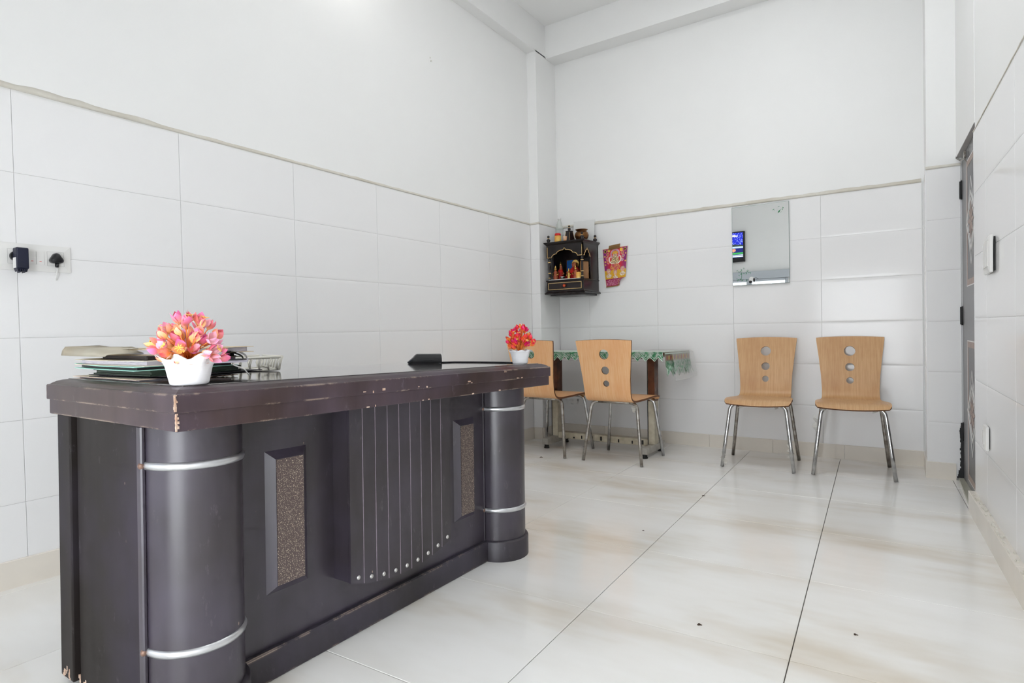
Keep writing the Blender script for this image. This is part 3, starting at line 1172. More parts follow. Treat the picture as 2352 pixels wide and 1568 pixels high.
def seat_at(s):
    s = min(max(s, 0), TOT - 1e-6)
    lo = 0
    while ARC[lo + 1] < s:
        lo += 1
    t = (s - ARC[lo]) / (ARC[lo + 1] - ARC[lo])
    p = SEATP[lo].lerp(SEATP[lo + 1], t)
    d = (SEATP[lo + 1] - SEATP[lo]).normalized()
    return p, Vector((-d.y, d.x))


def half_width(s):
    K = [(0, 0.196), (0.03, 0.204), (0.12, 0.205), (0.25, 0.197), (0.36, 0.180), (0.44, 0.171), (0.52, 0.170), (0.62, 0.175), (0.76, 0.190), (TOT, 0.206)]
    for (a0, w0), (a1, w1) in zip(K[:-1], K[1:]):
        if s <= a1:
            t = (s - a0) / (a1 - a0)
            return w0 + (w1 - w0) * t
    return K[-1][1]


def shell_mesh(name, mats):
    NS = 46
    ss = [TOT * i / NS for i in range(NS + 1)]
    out = []
    # outline in (u, s)
    right = [(half_width(s), s) for s in ss[1:-1]]
    front = [(-0.19 + 0.38 * i / 12, -0.014 * (1 - (2 * i / 12 - 1) ** 2)) for i in range(13)]
    top = [(0.204 - 0.408 * i / 12, TOT + 0.008 * (1 - (2 * i / 12 - 1) ** 2)) for i in range(13)]
    out = front + right + top + [(-u, s) for u, s in reversed(right)]
    verts = [Vector(p) for p in out]
    edges = [(i, (i + 1) % len(out)) for i in range(len(out))]
    holes = [(0.752, 0.0345), (0.645, 0.028), (0.553, 0.022)]
    hs = []
    for z, r in holes:
        s = next(ARC[i] for i in range(len(SEATP)) if SEATP[i].y > z and ARC[i] > 0.45)
        hs.append((s, r))
        b0 = len(verts)
        for k in range(28):
            an = 2 * math.pi * k / 28
            verts.append(Vector((r * math.cos(an), s + r * math.sin(an))))
        edges += [(b0 + k, b0 + (k + 1) % 28) for k in range(28)]
    for s in ss[1:-1]:
        hw = half_width(s)
        for k in range(-4, 5):
            u = k * 0.045
            if abs(u) > hw - 0.012:
                continue
            if any((u * u + (s - hs_) ** 2) < (r + 0.006) ** 2 for hs_, r in hs):
                continue
            verts.append(Vector((u, s)))
    vo, eo, fo = delaunay_2d_cdt(verts, edges, [], 1, 1e-5)[:3]
    faces = []
    for f in fo:
        c = sum((vo[i] for i in f), Vector((0, 0))) / len(f)
        if any((c.x ** 2 + (c.y - hs_) ** 2) < (r * 0.97) ** 2 for hs_, r in hs):
            continue
        faces.append(list(f))
    cnt = {}
    for f in faces:
        for i in range(len(f)):
            e = (f[i], f[(i + 1) % len(f)])
            cnt[frozenset(e)] = cnt.get(frozenset(e), []) + [e]
    T = 0.0065
    b = BM()

    def P3(uv, sg):
        s = uv.y
        p, n = seat_at(s)
        ex = 0.0
        if s < 0 or s > TOT:
            d = Vector((n.y, -n.x))
            p = p + d * (s if s < 0 else s - TOT)
        # slight side-to-side dish of the seat back
        return Vector((uv.x, p.x + n.x * T * sg, p.y + n.y * T * sg))
    A = [b.verts.new(P3(v, 1)) for v in vo]
    B = [b.verts.new(P3(v, -1)) for v in vo]
    for f in faces:
        x = b.faces.new([A[i] for i in f])
        x.smooth = True
        y = b.faces.new([B[i] for i in reversed(f)])
        y.smooth = True
    b.normal_update()
    for es in cnt.values():
        if len(es) == 1:
            i, j = es[0]
            q = [b.verts.new(A[j].co), b.verts.new(A[i].co), b.verts.new(B[i].co), b.verts.new(B[j].co)]
            f = b.faces.new(q)
            f.material_index = 1
    me = bpy.data.meshes.new(name)
    for v in [v for v in b.verts if not v.link_faces]:
        b.verts.remove(v)
    b.to_mesh(me)
    b.free()
    for m_ in mats:
        me.materials.append(M[m_])
    return me


def leg_path(sx, sy):
    foot = Vector((sx * 0.218, sy * 0.217, 0.003))
    topp = Vector((sx * 0.168, sy * 0.165, 0.424))
    inn = Vector((0, sy * 0.165, 0.424))
    d1 = (foot - topp).normalized()
    d2 = (inn - topp).normalized()
    R_ = 0.05
    a, c = topp + d1 * R_, topp + d2 * R_
    arc = []
    for k in range(7):
        t = k / 6
        arc.append((1 - t) ** 2 * a + 2 * t * (1 - t) * topp + t * t * c)
    return [foot, foot.lerp(a, 0.5)] + arc


shell = {k: shell_mesh('seat_shell', [k, 'ply_edge']) for k in ('ply_pale', 'ply_warm_lit')}
legm = {}
for sx in (-1, 1):
    for sy in (-1, 1):
        b = BM()
        tube(b, leg_path(sx, sy), 0.0115, 12)
        me = bpy.data.meshes.new('leg')
        b.to_mesh(me)
        b.free()
        me.materials.append(M['chrome'] if sy < 0 else M['dullsteel'])
        legm[sx, sy] = me
barm = {}
for sy in (-1, 1):
    b = BM()
    tube(b, [(-0.118, sy * 0.165, 0.424), (0.118, sy * 0.165, 0.424)], 0.0115, 12)
    me = bpy.data.meshes.new('crossbar')
    b.to_mesh(me)
    b.free()
    me.materials.append(M['dullsteel'])
    barm[sy] = me


def chair(label, x, y, rz_, kind, shreds=()):
    t = thing('dining_chair', label, 'chair', (x, y, FZ(y)), rz_, 'moulded plywood chairs', tilt=True)
    linked('seat_shell', shell[kind], t)
    for k, me in legm.items():
        linked('leg', me, t)
    for k, me in barm.items():
        linked('crossbar', me, t)
    for (p, ln, seed) in shreds:
        r = random.Random(seed)
        b = BM()
        prev = None
        n = 7
        for i in range(n + 1):
            c = Vector(p) + Vector((r.uniform(-0.012, 0.012), r.uniform(-0.008, 0.008), -ln * i / n))
            wd = 0.004 + 0.012 * math.sin(math.pi * (i + 0.5) / (n + 1)) * r.uniform(0.6, 1.4)
            ring = [b.verts.new(c + Vector((-wd, 0.002, 0))), b.verts.new(c + Vector((wd, -0.003, 0.003)))]
            if prev:
                b.faces.new((prev[0], prev[1], ring[1], ring[0]))
            prev = ring
        obj('plastic_shred', b, 'film_torn', t)
    return t


chair('plywood chair with three holes, directly right of the table, facing the room', 1.879, -0.447, math.radians(3.6), 'ply_pale',
      [((-0.205, -0.215, 0.10), 0.09, 1), ((0.195, -0.20, 0.19), 0.10, 2), ((-0.10, -0.17, 0.42), 0.03, 3), ((0.12, -0.16, 0.425), 0.03, 8)])
chair('rightmost plywood chair with three holes, nearest the grey door', 2.415, -0.398, math.radians(5.0), 'ply_pale',
      [((-0.20, -0.13, 0.36), 0.13, 4), ((-0.165, -0.175, 0.42), 0.03, 9), ((0.12, -0.17, 0.425), 0.03, 5)])
chair('warm plywood chair seen from behind, pulled up to the green-clothed table', 1.002, -0.743, math.pi, 'ply_warm_lit', [((-0.16, 0.19, 0.42), 0.06, 6)])
chair('plywood chair seen from behind, half hidden by the red flower pot', 0.432, -0.745, math.pi - math.radians(2.5), 'ply_warm_lit')

# ================================================================== TABLE WITH CLOTH
TBL = thing('side_table', 'cream metal-framed table under the green lace cloth', 'table', (0.725, -0.5, FZ(-0.5)), 0, tilt=True)
TX0, TX1, TY0, TY1, TZ = 0.13, 1.285, -0.675, -0.115, 0.765


def tb(name, bm_, mats):
    for v in bm_.verts:
        v.co.x -= 0.725
        v.co.y += 0.5
    return obj(name, bm_, mats, TBL)


bm = BM()
box(bm, TX0, TX1, TY0, TY1, TZ - 0.022, TZ, 0.004, 1)
tb('tabletop', bm, 'brown_lam')
for x in (0.317, 1.135):
    bm = BM()
    box(bm, x - 0.028, x + 0.028, -0.70, -0.32, 0.03, 0.078, 0.003, 1)
    tb('foot_beam', bm, 'grey_metal')
    bm = BM()
    box(bm, x - 0.026, x + 0.026, -0.535, -0.46, 0.078, 0.745, 0.003, 1)
    tb('post', bm, 'cream_metal')
    bm = BM()
    box(bm, x - 0.022, x + 0.028, -0.539, -0.456, 0.40, 0.735)
    tb('post_panel', bm, 'brown_lam')
    bm = BM()
    box(bm, x - 0.029, x - 0.0255, -0.538, -0.457, 0.078, 0.735)
    tb('post_edge', bm, 'black')
    for y in (-0.675, -0.345):
        bm = BM()
        lathe(bm, [(0.021, 0.0), (0.022, 0.008), (0.018, 0.012), (0.018, 0.031)], 14, (x, y, 0))
        tb('foot_pad', bm, 'rubber')
bm = BM()
box(bm, 0.343, 1.109, -0.53, -0.45, 0.062, 0.112, 0.003, 1)
tb('stretcher', bm, 'cream_metal')
bm = BM()
for k in range(9):
    x = 0.40 + 0.08 * k + rnd.uniform(-0.02, 0.02)
    box(bm, x, x + 0.006 + 0.012 * rnd.random(), -0.5312, -0.5285, 0.07, 0.075 + 0.03 * rnd.random())
tb('enamel_chips', bm, 'hinge')['kind'] = 'stuff'
bm = BM()
box(bm, 0.20, 1.24, -0.62, -0.58, 0.715, 0.743)
box(bm, 0.20, 1.24, -0.20, -0.16, 0.715, 0.743)
tb('top_rail', bm, 'grey_metal')

CLO = thing('tablecloth', 'green lace-edged cloth draped over the side table', 'tablecloth', (0.725, -0.5, FZ(-0.5) + TZ), 0, tilt=True)


def cl(name, bm_, mats):
    for v in bm_.verts:
        v.co.x -= 0.725
        v.co.y += 0.5
    return obj(name, bm_, mats, CLO, recalc=False)


bm = BM()
box(bm, TX0 - 0.004, TX1 + 0.004, TY0 - 0.004, TY1, 0.0, 0.0025)
cl('cloth_top', bm, 'cloth_top')


def fringe(a, b, drop, pitch, amp, n, seed, z0=0.002, out=0.012, thick=0.0012):
    """hanging strip from a to b (plan points) with zigzag lower edge, gently waving outwards"""
    r = random.Random(seed)
    a, b, n = Vector(a), Vector(b), Vector(n)
    L = (b - a).length
    k = max(2, round(L / (pitch / 2)))
    bm_ = BM()
    rows = []
    for i in range(k + 1):
        p = a.lerp(b, i / k)
        low = drop + (amp if i % 2 else 0)
        wv = out * (0.4 + 0.6 * math.sin(i * 1.7 + seed))
        col = []
        for j in range(4):
            t = j / 3
            q = p + n * (0.003 + wv * t * t + 0.004 * t)
            col.append((q.x, q.y, z0 - low * t))
        rows.append(col)
    F_ = [[bm_.verts.new(v) for v in c] for c in rows]
    for i in range(k):
        for j in range(3):
            f = bm_.faces.new((F_[i][j], F_[i + 1][j], F_[i + 1][j + 1], F_[i][j + 1]))
    edge = [c[-1] for c in rows]
    ret = bmesh.ops.solidify(bm_, geom=bm_.faces[:], thickness=thick)
    return bm_, edge, rows


fl, edge, rows = fringe((TX0, TY0 - 0.004, 0), (TX1, TY0 - 0.004, 0), 0.034, 0.062, 0.032, (0, -1, 0), 2)
cl('front_lace', fl, 'lace')
bm = BM()
tube(bm, [Vector(e) + Vector((0, -0.002, 0)) for e in edge], 0.0026, 6)
tube(bm, [Vector(c[2]) + Vector((0, -0.003, -0.004 if i % 2 else 0.006)) for i, c in enumerate(rows)], 0.0020, 6)
cl('lace_edge', bm, 'lace_white')
fl, edge, rows = fringe((TX1 + 0.004, TY0, 0), (TX1 + 0.012, TY1, 0), 0.085, 0.6, 0.0, (1, 0, 0), 3, out=0.006)
cl('end_band', fl, 'band_pale')
for i in range(13):
    y = TY0 + 0.04 + i * 0.04
    bm = BM()
    sphere(bm, (TX1 + 0.0125 + 0.006 * (i / 13), y, -0.038), 0.014, 10, 6, sc=(0.15, 0.55, 1.35))
    cl('motif', bm, ['dot_red', 'dot_yellow'][i % 2])
bm = BM()
tube(bm, [(TX1 + 0.010, TY0 + 0.005, -0.066), (TX1 + 0.019, TY1, -0.066)], 0.003, 6)
tube(bm, [(TX1 + 0.010, TY0 + 0.005, -0.010), (TX1 + 0.015, TY1, -0.010)], 0.003, 6)
cl('lace_edge', bm, 'lace_white')
for zz, sd, mm in ((-0.062, 4, 'lace_pale'), (-0.072, 9, 'lace')):
    fl, edge, rows = fringe((TX1 + 0.012 - (0.004 if sd == 9 else 0), TY0 + 0.0, 0), (TX1 + 0.018 - (0.004 if sd == 9 else 0), TY1, 0), 0.045, 0.066, 0.055, (1, 0, 0), sd, z0=zz, out=0.02)
    cl('end_lace', fl, mm)
    bm = BM()
    tube(bm, [Vector(e) + Vector((0.002, 0, 0)) for e in edge], 0.0022, 6)
    cl('lace_edge', bm, 'lace_white')
fl, edge, rows = fringe((TX0 - 0.03, TY0 - 0.01, 0), (TX0 - 0.004, TY1 - 0.2, 0), 0.04, 0.062, 0.04, (-1, -0.3, 0), 7, out=0.035)
cl('side_lace', fl, 'lace_pale')

bm = BM()
k = 12
for i in range(k + 1):
    pass
loops = []
pts = [(TX1 - 0.3, 0.0045), (TX1 + 0.008, 0.0045), (TX1 + 0.034, -0.012), (TX1 + 0.045, -0.06), (TX1 + 0.052, -0.125), (TX1 + 0.060, -0.20)]
prev = None
for (x, z) in pts:
    ring = [bm.verts.new((x, TY0 + 0.08, z + 0.001)), bm.verts.new((x + 0.012, TY0 + 0.3, z - 0.004 if z < 0 else z)), bm.verts.new((x + 0.004, TY1 + 0.03, z))]
    if prev:
        for q in range(2):
            f = bm.faces.new((prev[q], prev[q + 1], ring[q + 1], ring[q]))
            f.smooth = True
    prev = ring
bmesh.ops.solidify(bm, geom=bm.faces[:], thickness=0.0006)
o = obj('plastic_table_cover', bm, 'film', loc=(0, 0, FZ(-0.4) + TZ))
tag(o, 'clear plastic sheet hanging off the right end of the tablecloth', 'plastic sheet')

# ================================================================== SHRINE CABINET IN THE CORNER
MX0, MX1, MY0, MY1 = 0.135, 0.485, -0.30, -0.004
shr = thing('shrine_cabinet', 'dark lacquered wall shrine with gold trim and a drawer', 'shrine', ((MX0 + MX1) / 2, (MY0 + MY1) / 2, 1.255))


def sh(name, bm_, mats, parent=None):
    c = Vector(((MX0 + MX1) / 2, (MY0 + MY1) / 2, 1.255))
    for v in bm_.verts:
        v.co -= c
    return obj(name, bm_, mats, parent or shr)


def flare(z_list):
    b = BM()
    rect_loops(b, [rect(MX0 - d, MX1 + d, MY0 - d, MY1, z) for d, z in z_list])
    return b


sh('base_moulding', flare([(-0.02, 1.243), (-0.02, 1.257), (0.016, 1.258), (0.018, 1.268), (0.006, 1.275), (0.002, 1.281)]), 'mandir')
bm = BM()
box(bm, MX0, MX1, MY0, MY1, 1.281, 1.366)
sh('drawer_case', bm, 'mandir')
bm = BM()
box(bm, MX0 + 0.012, MX1 - 0.012, MY0 - 0.006, MY0 - 0.0005, 1.291, 1.358, 0.002, 1)
dw = sh('drawer', bm, 'mandir')
bm = BM()
for (x0, x1, z0, z1) in ((MX0 + 0.016, MX1 - 0.016, 1.350, 1.354), (MX0 + 0.016, MX1 - 0.016, 1.295, 1.299), (MX0 + 0.016, MX0 + 0.02, 1.295, 1.354), (MX1 - 0.02, MX1 - 0.016, 1.295, 1.354)):
    box(bm, x0, x1, MY0 - 0.0075, MY0 - 0.0055, z0, z1)
sh('gold_outline', bm, 'gold', None).parent = dw
bm = BM()
sphere(bm, ((MX0 + MX1) / 2, MY0 - 0.016, 1.325), 0.013, 14, 10)
sh('knob', bm, 'orange_knob').parent = dw
sh('ledge_moulding', flare([(0.0, 1.366), (0.006, 1.369), (0.006, 1.376), (0.0, 1.379)]), 'mandir')
bm = BM()
box(bm, MX0 + 0.02, MX1 - 0.03, MY0 - 0.007, MY0 + 0.02, 1.3785, 1.383)
sh('shelf_strip', bm, 'board')
# back, left wall and the solid rear part of the right side
bm = BM()
box(bm, MX0, MX1, MY1 - 0.012, MY1, 1.379, 1.675)
sh('back_panel', bm, 'mandir')
bm = BM()
box(bm, MX0, MX0 + 0.012, MY0 + 0.1, MY1, 1.379, 1.675)
sh('side_board', bm, 'mandir')
bm = BM()
box(bm, MX1 - 0.012, MX1, -0.155, MY1, 1.379, 1.675)
sh('side_board', bm, 'mandir')
# turned posts
PR = [(0.013, 1.379), (0.013, 1.39), (0.009, 1.395), (0.013, 1.402), (0.009, 1.41), (0.008, 1.43), (0.012, 1.44), (0.008, 1.45), (0.0095, 1.49), (0.008, 1.525), (0.012, 1.532), (0.009, 1.54), (0.012, 1.552), (0.012, 1.58)]
for x, y in ((MX0 + 0.018, MY0 + 0.016), (MX1 - 0.018, MY0 + 0.016)):
    bm = BM()
    lathe(bm, PR, 14, (x, y, 0))
    ps = sh('turned_post', bm, 'mandir')
    for z in (1.40, 1.44, 1.534):
        bm = BM()
        lathe(bm, [(0.011, z - 0.004), (0.0145, z), (0.011, z + 0.004)], 14, (x, y, 0))
        sh('gold_band', bm, 'gold').parent = ps


def cusp(x0, x1, zb, zt, lobes=((0.0, 0.0), (0.16, 0.0), (0.16, 0.38), (0.34, 0.38), (0.34, 0.72), (0.5, 0.80))):
    """outline of a cusped arch opening from left spring to right spring"""
    pts = []
    segs = [((0.0, 0.0), (0.13, 0.0), None), ((0.13, 0.0), (0.27, 0.36), 1), ((0.27, 0.36), (0.46, 0.70), 1), ((0.46, 0.70), (0.5, 0.90), None)]
    L_ = []
    for p, q, k in segs:
        n = 6 if k else 1
        for i in range(n):
            t = i / n
            if k:
                an = t * math.pi / 2
                u = p[0] + (q[0] - p[0]) * (1 - math.cos(an))
                v = p[1] + (q[1] - p[1]) * math.sin(an)
            else:
                u, v = p[0] + (q[0] - p[0]) * t, p[1] + (q[1] - p[1]) * t
            L_.append((u, v))
    L_.append((0.5, 0.90))
    full = L_ + [(1 - u, v) for u, v in reversed(L_[:-1])]
    return [(x0 + (x1 - x0) * u, zb + (zt - zb) * v) for u, v in full]


ar = cusp(MX0 + 0.008, MX1 - 0.008, 1.572, 1.655)
bm = BM()
prism(bm, ar + [(MX1, 1.572), (MX1, 1.675), (MX0, 1.675), (MX0, 1.572)], MY0, MY0 + 0.012, 'y')
af = sh('arch_front', bm, 'mandir')
bm = BM()
tube(bm, [(x, MY0 - 0.002, z) for x, z in ar], 0.0028, 6)
for x in (MX0 + 0.010, MX1 - 0.010):
    tube(bm, [(x, MY0 - 0.002, 1.572), (x, MY0 - 0.002, 1.662)], 0.0025, 6)
sh('gold_outline', bm, 'gold').parent = af
bm = BM()
sphere(bm, ((MX0 + MX1) / 2, MY0 - 0.002, 1.664), 0.012, 12, 8, sc=(1, 0.4, 0.6))
sh('boss', bm, 'mandir').parent = af
ar = cusp(MY0 + 0.006, -0.159, 1.572, 1.645)
bm = BM()
prism(bm, ar + [(-0.155, 1.572), (-0.155, 1.675), (MY0, 1.675), (MY0, 1.572)], MX1 - 0.012, MX1, 'x')
af = sh('arch_side', bm, 'mandir')
bm = BM()
tube(bm, [(MX1 + 0.002, y, z) for y, z in ar], 0.0024, 6)
sh('gold_outline', bm, 'gold').parent = af
sh('cornice', flare([(0.0, 1.675), (0.002, 1.68), (0.012, 1.688), (0.018, 1.697), (0.018, 1.703), (0.0, 1.704)]), 'mandir')
RC = (0.292, -0.17)
bm = BM()
lathe(bm, [(0.052, 1.704), (0.053, 1.72), (0.034, 1.795), (0.037, 1.797), (0.037, 1.803), (0.0, 1.815)], 6, (*RC, 0), smooth=False)
rf = sh('roof', bm, 'mandir')
for k in range(6):
    an = k * math.pi / 3
    bm = BM()
    tube(bm, [(RC[0] + 0.054 * math.cos(an), RC[1] + 0.054 * math.sin(an), 1.72), (RC[0] + 0.035 * math.cos(an), RC[1] + 0.035 * math.sin(an), 1.795)], 0.0015, 5)
    sh('roof_rib', bm, 'gold').parent = rf
FIN = [(0.013, 0.0), (0.010, 0.006), (0.017, 0.016), (0.016, 0.026), (0.006, 0.033), (0.010, 0.037), (0.006, 0.041), (0.012, 0.050), (0.010, 0.058), (0.0, 0.064)]
bm = BM()
lathe(bm, [(r * 0.85, 1.808 + z * 0.75) for r, z in FIN], 14, (*RC, 0))
fn = sh('finial', bm, 'mandir')
bm = BM()
lathe(bm, [(0.0058, 1.833), (0.0095, 1.8365), (0.0058, 1.84)], 12, (*RC, 0))
sphere(bm, (*RC, 1.851), 0.0085, 10, 8)
sh('gold_band', bm, 'gold').parent = fn
for x, y in ((MX0 + 0.014, MY0 + 0.014), (MX1 - 0.014, MY0 + 0.014), (MX1 - 0.006, -0.05)):
    bm = BM()
    lathe(bm, [(r, 1.704 + z) for r, z in FIN], 14, (x, y, 0))
    fn = sh('finial', bm, 'mandir')
    bm = BM()
    lathe(bm, [(0.006, 1.7375), (0.0115, 1.741), (0.006, 1.7445)], 12, (x, y, 0))
    sphere(bm, (x, y, 1.757), 0.0095, 10, 8)
    sh('gold_band', bm, 'gold').parent = fn

# things inside the shrine
SZ = 1.379


def loose(name, bm_, mats, label, cat, loc=(0, 0, 0), group=None):
    return tag(obj(name, bm_, mats, loc=loc), label, cat, group)


bm = BM()
box(bm, -0.058, 0.058, -0.004, 0.004, 0, 0.195, 0.002, 1, mat=1)
box(bm, -0.052, 0.052, -0.006, -0.003, 0.007, 0.188, mat=0)
o = loose('framed_picture', bm, ['blue_print', 'brass'], 'blue and teal framed picture standing inside the shrine', 'picture', (0.262, -0.072, SZ))
o.rotation_euler = (math.radians(-6), 0, math.radians(8))
bm = BM()
box(bm, -0.045, 0.045, -0.003, 0.003, 0, 0.15, 0.002, 1, mat=1)
box(bm, -0.04, 0.04, -0.005, -0.002, 0.006, 0.144, mat=0)
o = loose('framed_picture', bm, ['brown_print', 'brass'], 'brown framed picture leaning at the open side of the shrine', 'picture', (0.445, -0.20, SZ + 0.004))
o.rotation_euler = (0, 0, math.radians(62))
bm = BM()
box(bm, -0.03, 0.03, -0.002, 0.002, 0, 0.125)
o = loose('white_card', bm, 'board', 'narrow white card standing beside the red draped figure', 'card', (0.415, -0.12, SZ))
o.rotation_euler = (0, math.radians(8), math.radians(70))
# draped seated figure
bm = BM()
prof = [(0.074, 0.0), (0.076, 0.02), (0.066, 0.045), (0.053, 0.07), (0.038, 0.095), (0.020, 0.112), (0.0, 0.117)]
lathe(bm, prof, 22, (0, 0, 0), wave=lambda r, z, a: (r * (1 + 0.10 * math.sin(5 * a + z * 40) + 0.05 * math.sin(9 * a)), z))
o = thing('draped_idol', 'small idol wrapped in red cloth in the middle of the shrine', 'figurine', (0.345, -0.18, SZ))
r_ = obj('red_drape', bm, 'red_cloth', o)
bm = BM()
sphere(bm, (0, -0.01, 0.128), 0.022, 14, 10, sc=(1, 1, 1.15))
obj('head', bm, 'flesh_brass', o)
bm = BM()
lathe(bm, [(0.034, -0.003), (0.036, 0.0), (0.034, 0.003)], 20, (0, 0, 0))
for v in bm.verts:
    v.co = Vector((v.co.x, v.co.z + 0.012, v.co.y + 0.14))
obj('halo', bm, 'brass_hi', o)
bm = BM()
for sx in (-1, 1):
    tube(bm, [(sx * 0.03, -0.02, 0.085), (sx * 0.055, -0.045, 0.06), (sx * 0.035, -0.065, 0.045)], [0.009, 0.008, 0.006], 8)
obj('arms', bm, 'flesh_brass', o)


def figurine(label, x, y, s, mm, mh):
    t = thing('shrine_figurine', label, 'figurine', (x, y, SZ), 0, 'little figures inside the shrine')
    b = BM()
    lathe(b, [(0.020 * s, 0), (0.021 * s, 0.006 * s), (0.014 * s, 0.010 * s), (0.017 * s, 0.025 * s), (0.012 * s, 0.045 * s), (0.015 * s, 0.058 * s), (0.006 * s, 0.07 * s), (0.0, 0.071 * s)], 12)
    obj('body', b, mm, t)
    b = BM()
    sphere(b, (0, 0, 0.079 * s), 0.010 * s, 10, 8)
    lathe(b, [(0.009 * s, 0.085 * s), (0.006 * s, 0.095 * s), (0.0, 0.108 * s)], 10)
    obj('head', b, mh, t)
    b = BM()
    for sx in (-1, 1):
        tube(b, [(sx * 0.013 * s, 0, 0.056 * s), (sx * 0.024 * s, -0.006 * s, 0.042 * s), (sx * 0.014 * s, -0.016 * s, 0.036 * s)], 0.0038 * s, 6)
    obj('arms', b, mh, t)


figurine('tall red figurine at the left end of the shrine', 0.195, -0.16, 1.6, 'red_cloth', 'brass_hi')
figurine('small dark figurine in front of the left shrine post', 0.185, -0.235, 1.25, 'flesh_brass', 'brass_hi')
figurine('small red figurine between the left pair and the steel bowl', 0.228, -0.215, 1.3, 'red_cloth', 'flesh_brass')
figurine('small bright brass figurine right of the steel bowl', 0.330, -0.265, 0.9, 'brass_hi', 'brass_hi')
figurine('slim brass figurine by the right shrine post', 0.392, -0.262, 1.1, 'flesh_brass', 'brass_hi')
bm = BM()
lathe(bm, [(0.014, 0), (0.016, 0.004), (0.024, 0.016), (0.029, 0.028), (0.031, 0.029), (0.027, 0.026), (0.02, 0.014), (0.0, 0.008)], 20)
loose('steel_bowl', bm, 'silver', 'small steel bowl at the front of the shrine', 'bowl', (0.265, -0.25, SZ))
bm = BM()
lathe(bm, [(0.019, 0.0), (0.022, 0.006), (0.0225, 0.05), (0.019, 0.056), (0.0, 0.057)], 16)
loose('powder_tin', bm, 'label_y', 'small cream tin beside the right shrine post', 'tin', (0.422, -0.265, SZ))

# things on top of the shrine
TOPZ = 1.704
t = thing('water_bottle', 'clear plastic water bottle on top of the shrine', 'bottle', (0.185, -0.15, TOPZ))
bm = BM()
lathe(bm, [(0.030, 0.0), (0.034, 0.006), (0.034, 0.06), (0.032, 0.066), (0.034, 0.072), (0.034, 0.13), (0.033, 0.14), (0.024, 0.175), (0.014, 0.205), (0.0125, 0.212), (0.0125, 0.222)], 20)
obj('bottle_body', bm, 'bottle', t)
bm = BM()
lathe(bm, [(0.0345, 0.128), (0.0352, 0.130), (0.0345, 0.132)], 20)
obj('water_line', bm, 'glass_edge', t)
bm = BM()
lathe(bm, [(0.0155, 0.214), (0.0155, 0.226), (0.0145, 0.231), (0.0, 0.232)], 16)
obj('cap', bm, 'white_plastic', t)
t = thing('spice_jar', 'small yellow jar with a red lid on the shrine', 'jar', (0.225, -0.255, TOPZ))
bm = BM()
lathe(bm, [(0.024, 0), (0.028, 0.004), (0.030, 0.02), (0.028, 0.04), (0.030, 0.052), (0.024, 0.058), (0.022, 0.06)], 18)
obj('jar_body', bm, 'label_y', t)
bm = BM()
lathe(bm, [(0.026, 0.057), (0.027, 0.060), (0.027, 0.073), (0.024, 0.077), (0.0, 0.078)], 18)
obj('lid', bm, 'red', t)
t = thing('brass_pot', 'round brown brass water pot with flared rim on the shrine', 'pot', (0.408, -0.165, TOPZ))
bm = BM()
lathe(bm, [(0.028, 0), (0.034, 0.004), (0.050, 0.022), (0.060, 0.045), (0.061, 0.055), (0.054, 0.075), (0.042, 0.086)], 26)
obj('belly', bm, 'brass', t)
bm = BM()
lathe(bm, [(0.042, 0.085), (0.041, 0.090), (0.052, 0.099), (0.055, 0.102), (0.052, 0.103), (0.040, 0.095), (0.038, 0.08)], 26)
obj('rim', bm, 'brass', t)
bm = BM()
lathe(bm, [(0.012, 0), (0.0125, 0.001), (0.018, 0.038), (0.019, 0.040), (0.0165, 0.038), (0.012, 0.006), (0.0, 0.005)], 16)
loose('paper_cup', bm, 'cup', 'tiny orange and white cup on the shrine front', 'cup', (0.31, -0.285, TOPZ))
bm = BM()
box(bm, -0.10, 0.10, -0.0025, 0.0025, 0, 0.205, 0.001, 1)
o = loose('leaning_board', bm, 'board', 'plain white board leaning on the wall behind the brass pot', 'board', (0.365, -0.045, TOPZ))
o.rotation_euler = (math.radians(-6), 0, math.radians(2))

# ================================================================== WALL THINGS
def print_sheet(name, nx, nz, fn, pos, mats, parent=None):
    """grid sheet with a printed colour per cell; pos(u,v)->xyz"""
    me = bpy.data.meshes.new(name)
    vs, fs = [], []
    for j in range(nz + 1):
        for i in range(nx + 1):
            vs.append(pos(i / nx, j / nz))
    for j in range(nz):
        for i in range(nx):
            a_ = j * (nx + 1) + i
            fs.append((a_, a_ + 1, a_ + nx + 2, a_ + nx + 1))
    me.from_pydata(vs, [], fs)
    ca = me.color_attributes.new('print', 'FLOAT_COLOR', 'CORNER')
    k = 0
    for j in range(nz):
        for i in range(nx):
            c = fn((i + 0.5) / nx, (j + 0.5) / nz)
            for _ in range(4):
                ca.data[k].color = (*lin(c), 1)
                k += 1
    for p in me.polygons:
        p.use_smooth = True
    me.materials.append(mats)
    o_ = bpy.data.objects.new(name, me)
    COL.objects.link(o_)
    if parent:
        o_.parent = parent
    return o_


# calendar poster
prr = random.Random(5)
roundels = [(0.10, 0.93, 0.055, (60, 40, 30), (236, 190, 60)), (0.90, 0.93, 0.055, (70, 40, 30), (236, 190, 60)), (0.25, 0.94, 0.05, (240, 190, 60), (250, 220, 120)), (0.75, 0.93, 0.06, (244, 190, 50), (250, 220, 120)),
            (0.20, 0.84, 0.065, (190, 110, 90), (236, 150, 120)), (0.80, 0.85, 0.065, (190, 120, 100), (236, 150, 120)), (0.16, 0.74, 0.065, (200, 90, 90), (240, 160, 140)), (0.84, 0.76, 0.06, (170, 130, 150), (240, 160, 140)),
            (0.20, 0.64, 0.065, (210, 100, 80), (240, 160, 140)), (0.81, 0.66, 0.06, (190, 150, 190), (240, 160, 140))]


